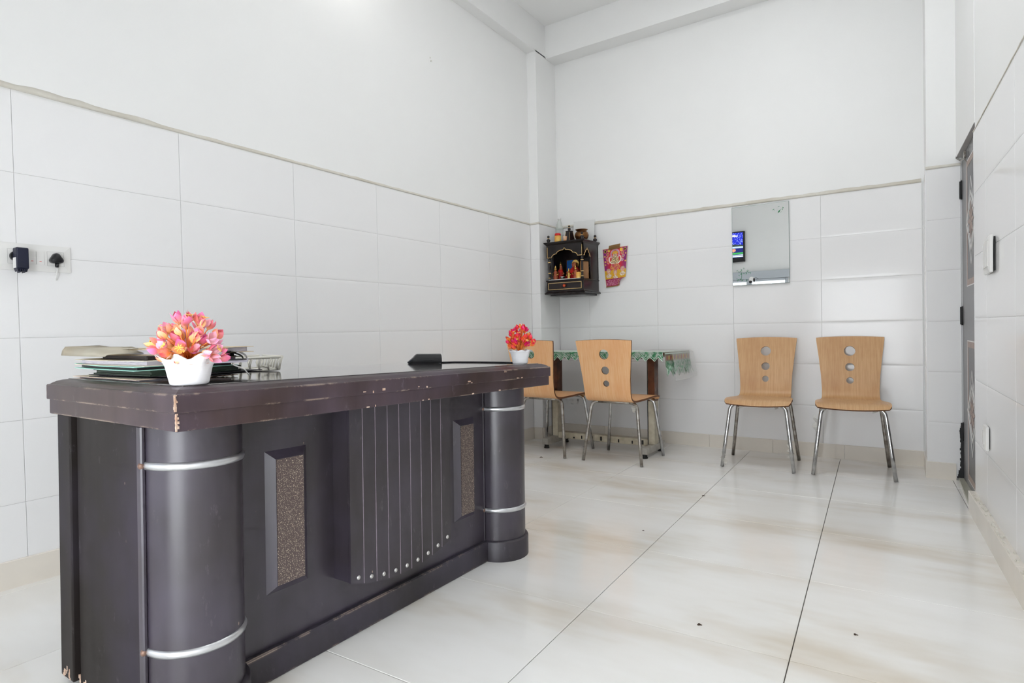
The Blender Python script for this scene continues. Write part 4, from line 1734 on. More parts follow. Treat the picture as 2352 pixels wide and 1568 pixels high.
def poster(u, v):
    # v up, aspect 0.237 x 0.33
    if u < 0.02 or u > 0.98 or v > 0.985 or v < 0.015:
        return (226, 178, 110)
    if v < 0.20:
        j = prr.random()
        if 0.03 < u < 0.97 and 0.03 < v < 0.185 and j < 0.28:
            return (226, 160, 186)
        return (150 + 20 * prr.random(), 34, 84)
    A_ = 1.39
    d = math.hypot(u - 0.5, (v - 0.72) * A_)
    t = min(1, abs(u - 0.5) * 2)
    base = [(232, 40, 30), (214, 40, 60), (150, 40, 120), (104, 44, 140)]
    q = t * 2.2 + max(0, v - 0.55) * 1.2 * t
    k = min(int(q), 2)
    f_ = min(q - k, 1)
    c = tuple(base[k][m_] + (base[min(k + 1, 3)][m_] - base[k][m_]) * f_ for m_ in range(3))
    if v < 0.42:
        c = (224, 150 + 40 * prr.random(), 40)
    for cx, cz, r, c1, c2 in roundels:
        dd_ = math.hypot(u - cx, (v - cz) * A_)
        if dd_ < r:
            c = c1 if dd_ < r * 0.72 else c2
    for cx, cz, r in ((0.07, 0.80, 0.03), (0.07, 0.66, 0.035), (0.07, 0.58, 0.03), (0.94, 0.82, 0.025), (0.94, 0.62, 0.03)):
        if abs(u - cx) < r and abs(v - cz) < r * 0.7:
            c = (240, 190, 90)
    d = math.hypot(u - 0.5, (v - 0.83) * A_)
    if d < 0.20:
        c = (232, 150, 170) if d > 0.16 else ((170, 170, 180) if d > 0.135 else (226, 70, 70))
    d = math.hypot((u - 0.5) / 0.11, (v - 0.865) / 0.05)
    if d < 1:
        c = (226, 170, 60)
    d = math.hypot((u - 0.5) / 0.10, (v - 0.80) / 0.045)
    if d < 1:
        c = (226, 190, 160) if prr.random() > 0.25 else (110, 90, 60)
    d = math.hypot((u - 0.5) / 0.17, (v - 0.66) / 0.12)
    if d < 1:
        c = (216, 180, 130) if prr.random() > 0.45 else ((90, 80, 50) if prr.random() > 0.4 else (246, 236, 200))
    for sx in (-1, 1):
        e = abs(math.hypot((u - 0.5) / 0.25, (v - 0.70) / 0.13) - 1)
        if e < 0.10 and v < 0.78:
            c = (246, 226, 206)
    d = math.hypot((u - 0.5) / 0.22, (v - 0.50) / 0.10)
    if d < 1 and v < 0.58:
        c = (200, 60, 100) if prr.random() > 0.35 else (240, 190, 60)
    for cx, cz, s_ in ((0.19, 0.36, 1.0), (0.5, 0.31, 0.9), (0.84, 0.38, 1.0)):
        d = math.hypot((u - cx) / (0.10 * s_), (v - cz - 0.05) / (0.065 * s_))
        if d < 1:
            c = (206, 160, 150)
        d = math.hypot((u - cx) / (0.055 * s_), (v - cz) / (0.08 * s_))
        if d < 1:
            c = (240, 220, 190) if prr.random() > 0.4 else (220, 90, 60)
        d = math.hypot((u - cx) / (0.13 * s_), (v - cz + 0.08) / (0.05 * s_))
        if d < 1:
            c = (236, 232, 214) if prr.random() > 0.35 else (200, 120, 60)
    return c


def poster_pos(u, v):
    x = 0.545 + 0.205 * u + 0.018 * (v - 0.5) * (2 * u - 1) * 1.6 - 0.002
    z = 1.318 + 0.328 * v + 0.012 * (u - 0.5) * (1 if v > 0.3 else 1)
    bow = 0.006 + 0.012 * math.sin(math.pi * (1 - v)) * 0.6
    y = -0.004 - bow * (0.4 + 0.6 * u)
    # torn / curled lower right corner
    k = max(0, (u - 0.70)) / 0.30 * max(0, (0.20 - v)) / 0.20
    x -= 0.055 * k
    z += 0.045 * k
    y -= 0.03 * k
    return (x, y, z)


M['poster'] = print_mat('printed_poster', 0.35)
t = thing('calendar_poster', 'bright red and purple religious calendar poster taped to the wall', 'poster', (0, 0, 0))
print_sheet('printed_sheet', 72, 100, poster, poster_pos, M['poster'], t)
bm = BM()
pts = [poster_pos(u, 0.0) for u in (0, 0.2, 0.4, 0.6, 0.8)]
tube(bm, [Vector(p) for p in pts], 0.004, 8)
obj('bottom_batten', bm, 'tape', t)
bm = BM()
prev = None
for x, z0, z1 in ((0.588, 1.628, 1.667), (0.64, 1.632, 1.672), (0.692, 1.636, 1.678)):
    ring = [bm.verts.new((x, -0.0155, z0)), bm.verts.new((x, -0.0135, (z0 + z1) / 2)), bm.verts.new((x + 0.001, -0.006, z1))]
    if prev:
        for q in range(2):
            bm.faces.new((prev[q], ring[q], ring[q + 1], prev[q + 1]))
    prev = ring
bmesh.ops.solidify(bm, geom=bm.faces[:], thickness=0.0006)
obj('tape_strip', bm, 'tape', t)

# mirror
mr = thing('wall_mirror', 'frameless rectangular mirror with green bamboo print', 'mirror', (1.81, -0.004, 1.26))
bm = BM()
box(bm, -0.20, 0.20, -0.010, -0.002, 0.0, 0.595, 0.0015, 1)
mb = obj('glass_backing', bm, 'glass_edge', mr)
bm = BM()
f = bm.faces.new([bm.verts.new(p) for p in ((-0.1975, -0.0104, 0.0025), (0.1975, -0.0104, 0.0025), (0.1975, -0.0104, 0.5925), (-0.1975, -0.0104, 0.5925))])
obj('mirror_face', bm, 'mirror', mr)
mr.rotation_euler = (0, 0, 0)


def leafshape(bm_, x, z, L_, wd, an, mat_=0):
    c, s = math.cos(an), math.sin(an)
    P_ = [(0, 0), (L_ * 0.35, wd / 2), (L_, 0), (L_ * 0.35, -wd / 2)]
    bm_.faces.new([bm_.verts.new((x + a_ * c - b_ * s, -0.0110, z + a_ * s + b_ * c)) for a_, b_ in P_]).material_index = mat_


bm = BM()
for x, z, L_, wd, a_ in ((0.125, 0.515, 0.035, 0.010, 0.9), (0.155, 0.53, 0.022, 0.005, 1.5), (0.165, 0.545, 0.015, 0.005, 2.2), (0.09, 0.54, 0.016, 0.005, 0.7), (0.10, 0.535, 0.012, 0.003, 1.3),
                         (0.125, 0.56, 0.016, 0.004, 0.1), (0.145, 0.515, 0.012, 0.003, 1.2)):
    leafshape(bm, x, z, L_, wd, a_)
for k in range(9):
    leafshape(bm, -0.145 + rnd.uniform(-0.03, 0.03), 0.10 + rnd.uniform(-0.03, 0.02), 0.018, 0.004, rnd.uniform(0, 3.1))
for k in range(6):
    leafshape(bm, -0.085 + rnd.uniform(-0.015, 0.02), 0.09 + rnd.uniform(-0.01, 0.015), 0.016, 0.005, rnd.uniform(2.0, 5))
for k in range(14):
    leafshape(bm, -0.14 + rnd.uniform(-0.03, 0.05), 0.02 + rnd.uniform(0, 0.03), 0.012, 0.004, rnd.uniform(0, 3.1))
leafshape(bm, -0.135, 0.03, 0.10, 0.003, math.pi / 2 - 0.05)
obj('leaf_print', bm, 'leaf_print', mr)
bm = BM()


def disc(bm_, x, z, rx, rz_, mat_=0, y=-0.0112, n=16, a0=0, a1=2 * math.pi):
    bm_.faces.new([bm_.verts.new((x + rx * math.cos(a0 + (a1 - a0) * k / n), y, z + rz_ * math.sin(a0 + (a1 - a0) * k / n))) for k in range(n)]).material_index = mat_


disc(bm, -0.062, 0.042, 0.019, 0.019, 1, y=-0.0111)
disc(bm, -0.070, 0.022, 0.012, 0.010, 0)
disc(bm, -0.045, 0.036, 0.007, 0.016, 0)
for k in range(7):
    disc(bm, -0.038 + rnd.uniform(0, 0.03), 0.045 + rnd.uniform(-0.01, 0.015), 0.002, 0.002, 0)
obj('corner_print', bm, ['ink', 'board'], mr)

# left switchboard
SB = Vector((0.0, -3.862, 1.262))
sb = thing('switch_board', 'long white switch board with two sockets on the left wall', 'switchboard', SB)


def sbp(name, bm_, mats, parent=None):
    return obj(name, bm_, mats, parent or sb)


bm = BM()
rect_loops(bm, [[(0.0, -0.212, -0.049), (0.0, 0.111, -0.049), (0.0, 0.111, 0.049), (0.0, -0.212, 0.049)],
                [(0.008, -0.212, -0.049), (0.008, 0.111, -0.049), (0.008, 0.111, 0.049), (0.008, -0.212, 0.049)],
                [(0.012, -0.192, -0.029), (0.012, 0.090, -0.029), (0.012, 0.090, 0.029), (0.012, -0.192, 0.029)]])
sbp('cover_plate', bm, 'white_plastic')
for y in (-0.055, 0.062):
    bm = BM()
    box(bm, 0.010, 0.0125, y - 0.026, y + 0.026, -0.026, 0.026)
    so = sbp('socket', bm, 'white_plastic')
    bm = BM()
    for (y0, y1, z0, z1) in ((y - 0.0265, y - 0.0258, -0.0265, 0.0265), (y + 0.0258, y + 0.0265, -0.0265, 0.0265), (y - 0.0265, y + 0.0265, 0.0258, 0.0265), (y - 0.0265, y + 0.0265, -0.0265, -0.0258)):
        box(bm, 0.0115, 0.0128, y0, y1, z0, z1)
    sbp('shadow_gap', bm, 'grout', so)
for y in (-0.010, 0.015):
    bm = BM()
    prism(bm, [(0.010, -0.023), (0.0135, -0.023), (0.0115, 0.0), (0.0145, 0.023), (0.010, 0.023)], y - 0.0115, y + 0.0115, 'y')
    sw = sbp('rocker_switch', bm, 'white_plastic')
    bm = BM()
    box(bm, 0.0122, 0.0136, y - 0.003, y + 0.003, -0.0135, -0.0115)
    sbp('red_mark', bm, 'red_led', sw)
    bm = BM()
    box(bm, 0.0105, 0.0122, y - 0.0125, y - 0.0117, -0.024, 0.024)
    box(bm, 0.0105, 0.0122, y + 0.0117, y + 0.0125, -0.024, 0.024)
    sbp('shadow_gap', bm, 'grout', sw)
t = thing('power_adapter', 'dark navy power adapter plugged into the left wall socket', 'adapter', SB + Vector((0.0125, -0.055, 0.0)))
bm = BM()
box(bm, 0.014, 0.050, -0.016, 0.021, -0.048, 0.028, 0.004, 2)
obj('case', bm, 'navy', t)
bm = BM()
lathe(bm, [(0.018, 0.0), (0.018, 0.016)], 16)
for v in bm.verts:
    v.co = Vector((v.co.z, v.co.y - 0.004, v.co.x))
obj('plug_base', bm, 'black', t)
bm = BM()
for k in range(5):
    y = -0.014 + 0.0065 * k
    prism(bm, [(y, -0.047), (y + 0.006, -0.047), (y + 0.003, -0.058 - 0.004 * (k % 2))], 0.016, 0.046, 'x')
obj('torn_edge', bm, 'navy', t)
bm = BM()
box(bm, 0.018, 0.046, -0.0168, -0.0155, -0.045, -0.008)
obj('side_label', bm, 'white_plastic', t)
t = thing('plug_top', 'black three-pin plug in the right socket of the switch board', 'plug', SB + Vector((0.0125, 0.062, 0.0)))
bm = BM()
out = [(math.cos(a_) * (0.020 + 0.003 * math.cos(3 * (a_ - math.pi / 2))), math.sin(a_) * (0.019 + 0.003 * math.cos(3 * (a_ - math.pi / 2)))) for a_ in [2 * math.pi * k / 28 for k in range(28)]]
rect_loops(bm, [[(0.0, y, z) for y, z in out], [(0.014, y, z) for y, z in out], [(0.021, y * 0.86, z * 0.86) for y, z in out], [(0.024, y * 0.6, z * 0.6) for y, z in out]], smooth=True)
obj('plug_body', bm, 'black', t)
bm = BM()
tube(bm, [(0.011, 0, -0.016), (0.011, 0, -0.026), (0.011, 0, -0.032)], [0.006, 0.0065, 0.005], 10)
obj('cord_grip', bm, 'black', t)
bm = BM()
tube(bm, [(0.011, 0, -0.032), (0.006, 0.001, -0.05), (-0.004, 0.001, -0.08)], 0.002, 6)
obj('white_cord', bm, 'white_plastic', t)

# right wall switches
def right_plate(label, y, z, L_, H_, mods, tilt):
    c = Vector((xw(y), y, z))
    rot = Matrix((nr, Vector((0.034, -1, 0)).normalized(), Vector((0, 0, 1)))).transposed()
    t_ = thing('switch_plate', label, 'switch', c)
    t_.rotation_euler = rot.to_euler()
    b = BM()
    # local: x outwards, y towards the camera, z up; the near edge stands off the wall
    o0, o1 = 0.0, tilt
    rect_loops(b, [[(o0, -L_ / 2, -H_ / 2), (o1, L_ / 2, -H_ / 2), (o1, L_ / 2, H_ / 2), (o0, -L_ / 2, H_ / 2)],
                   [(o0 + 0.010, -L_ / 2, -H_ / 2), (o1 + 0.010, L_ / 2, -H_ / 2), (o1 + 0.010, L_ / 2, H_ / 2), (o0 + 0.010, -L_ / 2, H_ / 2)],
                   [(o0 + 0.014, -L_ / 2 + 0.012, -H_ / 2 + 0.012), (o1 + 0.014, L_ / 2 - 0.012, -H_ / 2 + 0.012), (o1 + 0.014, L_ / 2 - 0.012, H_ / 2 - 0.012), (o0 + 0.014, -L_ / 2 + 0.012, H_ / 2 - 0.012)]])
    obj('cover_plate', b, 'white_plastic', t_)
    b = BM()
    box(b, 0.0005, max(0.001, tilt * 0.55), L_ / 2 - 0.02, L_ / 2 - 0.012, -H_ / 2 + 0.006, H_ / 2 - 0.006)
    obj('gap_shade_strip', b, 'hinge', t_)  # black strip put in as the shade of the gap behind the plate
    for (a0, a1) in mods:
        f0 = lambda q: o0 + (o1 - o0) * (q + L_ / 2) / L_ + 0.014
        b = BM()
        rect_loops(b, [[(f0(a0), a0, -H_ / 2 + 0.025), (f0(a1), a1, -H_ / 2 + 0.025), (f0(a1), a1, H_ / 2 - 0.025), (f0(a0), a0, H_ / 2 - 0.025)],
                       [(f0(a0) + 0.003, a0, -H_ / 2 + 0.025), (f0(a1) + 0.003, a1, -H_ / 2 + 0.025), (f0(a1) + 0.003, a1, H_ / 2 - 0.025), (f0(a0) + 0.003, a0, H_ / 2 - 0.025)]])
        obj('rocker_switch', b, 'white_plastic', t_)
    return t_


right_plate('large white switch plate loose on the right wall', -1.56, 1.225, 0.21, 0.15, [(-0.085, -0.045), (-0.04, 0.0), (0.005, 0.045), (0.05, 0.088)], 0.010)
right_plate('small white switch plate low on the right wall', -1.45, 0.445, 0.10, 0.10, [(-0.03, 0.03)], 0.004)

# television on the front wall (seen in the mirror)
trr = random.Random(9)


def tv_pix(u, v):
    u = 1 - u
    c = (24, 40, 190)
    if v > 0.55 and trr.random() < 0.10:
        c = (150, 170, 240)
    e = math.hypot((u - 0.62) / 0.5, (v - 0.46) / 0.10)
    if e < 1:
        c = (190, 210, 235) if v < 0.48 else (40, 60, 50)
    if v < 0.42:
        c = (14, 26, 110)
    if math.hypot((u - 0.72) / 0.07, (v - 0.34) / 0.06) < 1:
        c = (226, 150, 120)
    if 0.19 < v < 0.25:
        c = (60, 170, 80)
    if (0.14 < v < 0.17 or 0.09 < v < 0.115):
        c = (225, 235, 240)
    if v < 0.06:
        c = (6, 8, 14)
    if math.hypot((u - 0.72) / 0.13, (v - 0.88) / 0.03) < 1:
        c = (240, 240, 250)
    return c


M['screen'] = print_mat('lit_screen', 0.2, 0.9)
M['screen'].cycles.emission_sampling = 'NONE'
tv = thing('television', 'wall television with a blue picture, seen in the mirror', 'television', (0.30, YF + 0.002, 2.0))
bm = BM()
box(bm, -0.30, 0.275, 0.0, 0.05, 0.0, 0.50, 0.006, 2)
obj('housing', bm, 'black', tv)
print_sheet('screen', 60, 48, tv_pix, lambda u, v: (0.25 - 0.53 * u, 0.0515, 0.045 + 0.435 * v), M['screen'], tv)

# wall lamp above the frame on the left wall: holder, shade-less bulb
lp = thing('wall_lamp', 'white bulb lamp high on the left wall', 'lamp', (0.0, -2.45, 3.26))
bm = BM()
lathe(bm, [(0.03, 0.0), (0.03, 0.01), (0.018, 0.014), (0.016, 0.04), (0.0, 0.042)], 20)
for v in bm.verts:
    v.co = Vector((v.co.z, v.co.y, v.co.x + 0.04))
obj('holder', bm, 'lampbody', lp)
bm = BM()
lathe(bm, [(0.014, 0.0), (0.018, -0.008), (0.024, -0.02), (0.024, -0.03), (0.018, -0.038), (0.0, -0.042)], 20, (0.030, 0, 0.045))
bb = obj('bulb', bm, 'bulb', lp)
bb.visible_shadow = True
ld = bpy.data.lights.new('wall_lamp_light', 'POINT')
ld.energy = LAMP_W
ld.shadow_soft_size = 0.06
ld.color = (1.0, 0.985, 0.96)
lo = bpy.data.objects.new('wall_lamp_light', ld)
COL.objects.link(lo)
lo.location = (0.085, -2.45, 3.25)

# square ceiling panels added as fill light, both out of view
for (lx, ly, le, lb) in ((2.4, -3.3, FILL_E[0], 'added square ceiling fill panel above the open floor'), (1.9, -1.7, FILL_E[1], 'added square ceiling fill panel nearer the back wall')):
    lp = thing('ceiling_fill_panel', lb, 'lamp', (lx, ly, CEIL), 0, 'added ceiling fill panels')
    bm = BM()
    box(bm, -0.31, 0.31, -0.31, 0.31, -0.03, 0.0, 0.004, 1)
    obj('fill_body', bm, 'lampbody', lp)
    bm = BM()
    box(bm, -0.29, 0.29, -0.29, 0.29, -0.034, -0.0302)
    obj('diffuser', bm, emission('fill_diffuser', (0.96, 0.98, 1.0), le), lp)

# ================================================================== THINGS ON THE DESK
def petal_mesh(name, mm, wd, curl):
    me = bpy.data.meshes.new(name)
    vs, fs = [], []
    n = 6
    for i in range(n + 1):
        t = i / n
        hw = wd * (math.sin(math.pi * min(1, 0.04 + 0.95 * t ** 0.9)) ** 1.1)
        y = math.sin(t * curl) / curl if curl else t
        z = (1 - math.cos(t * curl)) / curl if curl else 0
        for s in (-1, 0, 1):
            vs.append((s * hw, y, z + (0.35 * hw if s else 0)))
    for i in range(n):
        for k in range(2):
            a_ = i * 3 + k
            fs.append((a_, a_ + 1, a_ + 4, a_ + 3))
    me.from_pydata(vs, [], fs)
    for p in me.polygons:
        p.use_smooth = True
    me.materials.append(M[mm])
    return me


def floret_mesh():
    b = BM()
    for k in range(7):
        an = 2 * math.pi * k / 7
        tube(b, [(0, 0, 0), (0.5 * math.cos(an), 0.5 * math.sin(an), 0.35), (math.cos(an), math.sin(an), 0.45)], [0.12, 0.12, 0.03], 5)
    me = bpy.data.meshes.new('floret')
    b.to_mesh(me)
    b.free()
    me.materials.append(M['floret'])
    return me


FLO = floret_mesh()


def flower_pot(label, x, y, rb, rt, hp, wavy, plant_r, plant_h, mats, seed, nstem, cone, plen):
    r = random.Random(seed)
    z0 = desk_z(x, y)
    t_ = thing('flower_pot', label, 'plant', (x, y, z0), 0, 'artificial flower pots on the desk')
    b = BM()

    def wv(rr, zz, a_):
        if zz > hp * 0.6:
            k = (zz - hp * 0.6) / (hp * 0.4)
            return rr * (1 + wavy * 0.5 * k * math.cos(8 * a_)), zz + wavy * 0.35 * hp * k * k * math.cos(8 * a_ + 0.6)
        return rr, zz
    pr_ = [(rb * 0.9, 0.0), (rb, 0.002)]
    for i in range(1, 9):
        u = i / 8
        pr_.append((rb + (rt * 0.86 - rb) * u * 0.9 + rt * 0.15 * u ** 6, hp * u))
    inner = [(rr - 0.003, zz - 0.002) for rr, zz in reversed(pr_[4:])]
    lathe(b, pr_ + inner, 48, wave=wv)
    obj('pot', b, 'white_pot', t_)
    b = BM()
    lathe(b, [(rt * 0.80, hp * 0.72), (0.0, hp * 0.80)], 16)
    obj('pot_filling', b, 'stem', t_)
    pm = [petal_mesh('petal', mm, w_, c_) for mm in mats for w_, c_ in ((0.33, 0.9), (0.24, 1.5))]
    stems = BM()
    for i in range(nstem):
        # directions spread over a dome
        fz = (i + 0.5) / nstem
        az = i * 2.399963 + r.uniform(-0.3, 0.3)
        el = math.asin(max(-0.12, 1 - 1.08 * fz)) if not cone else math.radians(90 - 78 * math.sqrt(fz))
        rad = plant_r * math.cos(el)
        base = Vector((0, 0, hp * 0.8))
        tip = Vector((rad * math.cos(az), rad * math.sin(az), hp * 0.95 + plant_h * (math.sin(el) if not cone else math.sin(el) ** 1.0)))
        if i % 3 == 1:
            tip = base.lerp(tip, 0.62)
        tip.x *= r.uniform(0.75, 1.05)
        tip.y *= r.uniform(0.75, 1.05)
        midp = base.lerp(tip, 0.5) + Vector((0, 0, 0.008))
        tube(stems, [base, midp, tip], 0.0011, 5)
        d = (tip - base).normalized()
        np_ = 5
        off = r.uniform(0, 6.28)
        s1 = d.orthogonal().normalized()
        s2 = d.cross(s1)
        mi = r.choice(pm)
        for k in range(np_):
            an = off + 2 * math.pi * k / np_ + r.uniform(-0.35, 0.35)
            side = s1 * math.cos(an) + s2 * math.sin(an)
            sp = r.uniform(0.35, 1.25)
            yv = (d * math.cos(sp) + side * math.sin(sp)).normalized()
            zv = (d - yv * d.dot(yv))
            zv = zv.normalized() if zv.length > 1e-3 else s1
            xv = yv.cross(zv)
            Mx = Matrix((xv, yv, zv)).transposed()
            L_ = plen * r.uniform(0.75, 1.15)
            linked('petal', mi if r.random() < 0.6 else r.choice(pm), t_, tip - d * 0.004, Mx.to_euler(), (L_,) * 3)
        if i % 3 == 0:
            linked('floret', FLO, t_, tip + d * plen * 0.35 + Vector((r.uniform(-1, 1), r.uniform(-1, 1), 0)) * plen * 0.3, d.to_track_quat('Z', 'Y').to_euler(), (plen * 0.32,) * 3)
    obj('stems', stems, 'stem', t_)
    return t_


flower_pot('pink and coral artificial flowers in a wavy white pot by the papers', 1.395, -4.035, 0.0375, 0.060, 0.062, 0.30, 0.062, 0.078,
           ['petal_pink', 'petal_coral', 'petal_pale', 'petal_peach'], 21, 54, False, 0.029)
flower_pot('red and orange artificial flowers in a white pot at the far desk end', 1.385, -2.70, 0.030, 0.047, 0.056, 0.12, 0.052, 0.092,
           ['petal_red', 'petal_magenta', 'petal_orange'], 33, 52, True, 0.026)

# black wedge-ended device
dvx, dvy = 0.965, -2.80
t = thing('black_device', 'black plastic handset with a slanted end lying on the desk', 'device', (dvx, dvy, desk_z(dvx, dvy)), math.radians(48))
bm = BM()
prof = [(-0.028, 0.0), (-0.030, 0.012), (-0.026, 0.026), (-0.014, 0.038), (0.004, 0.042), (0.022, 0.036), (0.03, 0.018), (0.03, 0.0)]
L_ = []
for (x, sh_) in ((-0.060, 1.0), (-0.03, 1.0), (0.02, 0.97), (0.066, 0.95)):
    ring = []
    for (yy, zz) in prof:
        xx = x
        if x == -0.060:
            xx = -0.078 + zz * 0.9
        ring.append((xx, yy * sh_, zz * sh_))
    L_.append(ring)
rect_loops(bm, L_, smooth=False)
bmesh.ops.bevel(bm, geom=bm.edges[:], offset=0.0022, segments=2, affect='EDGES')
obj('body', bm, 'black', t)
bm = BM()
rect_loops(bm, [[(-0.0785 + zz * 0.9 - 0.0012, yy * 0.72, zz * 0.72 + 0.006) for yy, zz in prof], [(-0.0785 + zz * 0.9 + 0.006, yy * 0.72, zz * 0.72 + 0.006) for yy, zz in prof]])
obj('end_window', bm, 'navy', t)
bm = BM()
p0 = Vector((dvx, dvy, 0)) + Vector((math.cos(math.radians(48)), math.sin(math.radians(48)), 0)) * 0.065
cz = [(p0.x, p0.y), (1.03, -2.685), (1.12, -2.655), (1.25, -2.652), (1.34, -2.645)]
tube(bm, [(x, y, desk_z(x, y, 0.006 - 0.003)) for x, y in cz], 0.0028, 8)
tag(obj('black_cable', bm, 'black'), 'thin black cable running along the far end of the desk', 'cable')

# white openwork tray
TR = Vector((0.905, -3.66))
t = thing('openwork_tray', 'white plastic letter tray with openwork sides behind the papers', 'tray', (TR.x, TR.y, desk_z(TR.x, TR.y)), math.radians(76))
Wd, Dp, Ht = 0.26, 0.17, 0.043
bm = BM()
box(bm, -Wd / 2 + 0.012, Wd / 2 - 0.012, -Dp / 2 + 0.008, Dp / 2 - 0.008, 0.0, 0.003)
obj('tray_base', bm, 'ivory', t)


def side_bars(a, b, nbar):
    b_ = BM()
    a, b = Vector(a), Vector(b)
    d = (b - a)
    outw = Vector((d.y, -d.x, 0)).normalized()
    tp = lambda u, h: a + d * u + outw * (0.010 * h / Ht) + Vector((0, 0, h))
    tube(b_, [tp(0.0, Ht), tp(1.0, Ht)], 0.0045, 6)
    tube(b_, [tp(0.03, 0.003), tp(0.97, 0.003)], 0.0032, 6)
    for k in range(nbar + 1):
        u = k / nbar
        bend = 0.03 * (1 if u < 0.5 else -1)
        tube(b_, [tp(0.03 + 0.94 * u, 0.003), tp(0.02 + 0.96 * u + bend * 0.6, Ht * 0.5), tp(u, Ht)], 0.0038, 6)
    for k in range(nbar):
        u0, u1 = k / nbar, (k + 1) / nbar
        if k % 4 == 3:
            tube(b_, [tp(u0, Ht * 0.45), tp((u0 + u1) / 2, Ht * 0.30), tp(u1, Ht * 0.45)], 0.0032, 6)
    return b_


cs = [(-Wd / 2, -Dp / 2, 0), (Wd / 2, -Dp / 2, 0), (Wd / 2, Dp / 2, 0), (-Wd / 2, Dp / 2, 0)]
for k in range(4):
    obj('openwork_side', side_bars(cs[k], cs[(k + 1) % 4], 9 if k % 2 == 0 else 6), 'ivory', t)

# ------------------------------------------------------------------ pile of files
PC = Vector((1.025, -3.92))
pz = desk_z(PC.x, PC.y) + 0.0005


def sheetbox(bm_, L_, W_, z0, z1, curl=0.0, curl_y=0.0, mat=0, x0=0.0, y0=0.0, n=10):
    """flat block whose near/left end can curl up: top and bottom follow a bent surface"""
    R_ = []
    for i in range(n + 1):
        u = i / n
        x = x0 - L_ / 2 + L_ * u
        lift = curl * max(0, 1 - u / 0.55) ** 2
        R_.append([(x, y0 - W_ / 2, z0 + lift), (x, y0 + W_ / 2, z0 + lift + curl_y), (x, y0 + W_ / 2, z1 + lift + curl_y), (x, y0 - W_ / 2, z1 + lift)])
    rect_loops(bm_, R_, mat=mat)


def folder(name, label, cat, L_, W_, th, dx, dy, rz_, cover, fill, curl=0.0, ctk=0.0016, fill_in=0.012, grp='files in the pile on the desk'):
    """two card covers with a block of paper between them"""
    global pz
    t_ = thing(name, label, cat, (PC.x + dx, PC.y + dy, pz), math.radians(rz_), grp)
    b = BM()
    sheetbox(b, L_, W_, 0.0, ctk, curl * 0.3)
    obj('bottom_cover', b, cover, t_)
    b = BM()
    sheetbox(b, L_, W_, th - ctk, th, curl)
    obj('top_cover', b, cover, t_)
    if th > 0.006:
        b = BM()
        sheetbox(b, L_ - 2 * fill_in, W_ - 2 * fill_in, ctk + 0.0003, th - ctk - 0.0003, curl * 0.6)
        obj('paper_block', b, fill, t_)
    pz += th + 0.0004
    return t_


folder('card_folder', 'peach card folder at the very bottom of the file pile', 'folder', 0.37, 0.25, 0.007, -0.02, -0.002, -1, 'peach', 'paper')
folder('card_folder', 'black file cover just above the bottom peach folder', 'folder', 0.35, 0.25, 0.006, 0.05, 0.02, 6, 'dblack', 'paper')
folder('ledger_book', 'dark green hardbound ledger low in the file pile', 'book', 0.29, 0.23, 0.013, 0.035, 0.005, 1, 'dgreen', 'dgreen', ctk=0.003, fill_in=0.005)
folder('card_folder', 'mint green folder with loose white sheets in the file pile', 'folder', 0.36, 0.25, 0.010, -0.005, -0.006, -2, 'mint', 'dblack', curl=0.004)
folder('card_folder', 'beige folder with purple-edged papers in the file pile', 'folder', 0.35, 0.25, 0.013, 0.0, 0.0, 2, 'kraft', 'paper', curl=0.002)
folder('ledger_book', 'dark brown ledger near the top of the file pile', 'book', 0.27, 0.22, 0.010, 0.03, 0.01, -2, 'dbrown', 'dbrown', ctk=0.002, fill_in=0.004)
folder('card_folder', 'tan folder stuffed with papers at the top of the pile', 'folder', 0.30, 0.23, 0.015, 0.045, 0.03, 4, 'tan', 'paper')
# curled beige cover on top, hanging over the left side
t = thing('curled_file_cover', 'large curled beige file cover overhanging the left of the pile', 'folder', (PC.x - 0.055, PC.y - 0.065, pz - 0.0155), math.radians(-3), 'files in the pile on the desk')
bm = BM()
n = 14
prev = None
for i in range(n + 1):
    u = i / n
    x = -0.17 + 0.30 * u
    tear = 0.018 * math.sin(u * 7) * (1 - u) if u < 0.9 else 0
    lift = 0.004 * max(0, 0.2 - u) / 0.2
    y0 = -0.085 + 0.002 * math.sin(u * 9)
    yl = [0.0, 0.003, 0.010, 0.09]
    zz = [0.0 + lift * 0.3, 0.012 + lift * 0.6, 0.0205 + lift, 0.0215 + lift]
    k = 1.0 if u < 0.75 else 1 - (u - 0.75) / 0.25 * 0.75
    ring = [bm.verts.new((x, y0 + a_, b_ * k)) for a_, b_ in zip(yl, zz)]
    if prev:
        for q in range(3):
            f = bm.faces.new((prev[q], ring[q], ring[q + 1], prev[q + 1]))
            f.smooth = True
    prev = ring
bmesh.ops.solidify(bm, geom=bm.faces[:], thickness=0.0016)
obj('card_sheet', bm, 'kraft', t)
bm = BM()
sheetbox(bm, 0.08, 0.05, 0.0175, 0.0185, 0.0, x0=0.09, y0=0.0)
obj('loose_flap', bm, 'kraft', t)
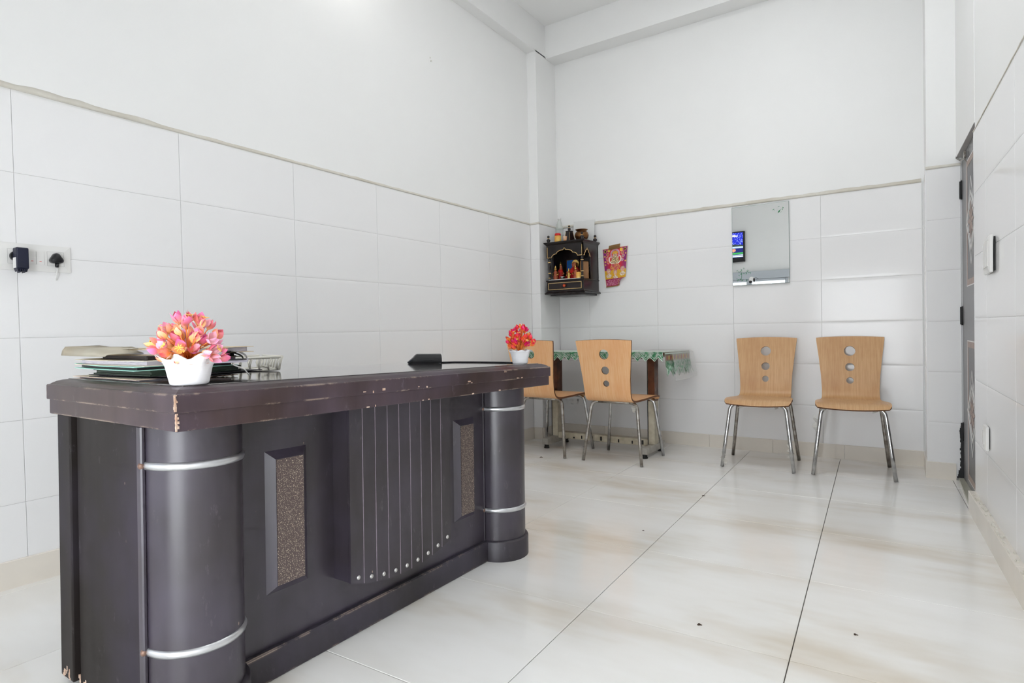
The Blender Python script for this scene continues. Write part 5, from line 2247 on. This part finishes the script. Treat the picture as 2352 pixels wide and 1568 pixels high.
# rolled plastic file tucked at the right end of the pile
t = thing('rolled_plastic_file', 'white-edged rolled plastic file at the right of the pile', 'file', (1.205, -3.835, pz - 0.034), math.radians(57), 'files in the pile on the desk')
bm = BM()
prev = None
for i in range(13):
    an = math.pi * i / 12
    ring = [bm.verts.new((0.045 * math.cos(an), y, 0.024 * math.sin(an))) for y in (-0.05, 0.10)]
    if prev:
        f = bm.faces.new((prev[0], ring[0], ring[1], prev[1]))
        f.smooth = True
    prev = ring
bmesh.ops.solidify(bm, geom=bm.faces[:], thickness=0.002)
obj('rolled_sheet', bm, 'white_plastic', t)
bm = BM()
box(bm, -0.048, 0.048, -0.052, 0.10, -0.006, -0.001)
obj('flat_sheet', bm, 'paper', t)
bm = BM()
lathe(bm, [(0.036, 0.0), (0.036, 0.12)], 12, a0=0, a1=math.pi)
for v in bm.verts:
    v.co = Vector((v.co.x, v.co.z - 0.035, v.co.y * 0.5))
obj('dark_inner_sheet', bm, 'dgreen', t)
# elastic strap hanging from it
bm = BM()
tube(bm, [(1.268, -3.86, desk_z(1.25, -3.85) + 0.035), (1.278, -3.835, desk_z(1.25, -3.85) + 0.022), (1.285, -3.825, desk_z(1.25, -3.85) + 0.004)], 0.0016, 6)
tag(obj('elastic_strap', bm, 'white_plastic'), 'thin white elastic strap hanging from the rolled file', 'strap')

# ================================================================== SMALL CRUMBS ON THE FLOOR
for (x, y, s, lb) in ((0.47, -1.02, 0.010, 'brown dead leaf bit on the floor by the table leg'), (1.77, -1.47, 0.007, 'dark crumb on the floor in front of the middle chair'),
                      (2.16, -2.93, 0.006, 'dark crumb on the near floor, larger of two'), (2.56, -2.75, 0.005, 'dark crumb on the floor towards the right wall'),
                      (1.70, -2.19, 0.004, 'tiny crumb on the floor beside the desk')):
    bm = BM()
    for k in range(3):
        an = k * 2.1
        sphere(bm, (s * 0.7 * math.cos(an), s * 0.7 * math.sin(an), s * 0.22), s * 0.55, 8, 5, sc=(1.3, 0.8, 0.4))
    o = obj('floor_crumb', bm, 'crumb', loc=(x, y, FZ(y)))
    tag(o, lb, 'crumb', 'crumbs on the floor')
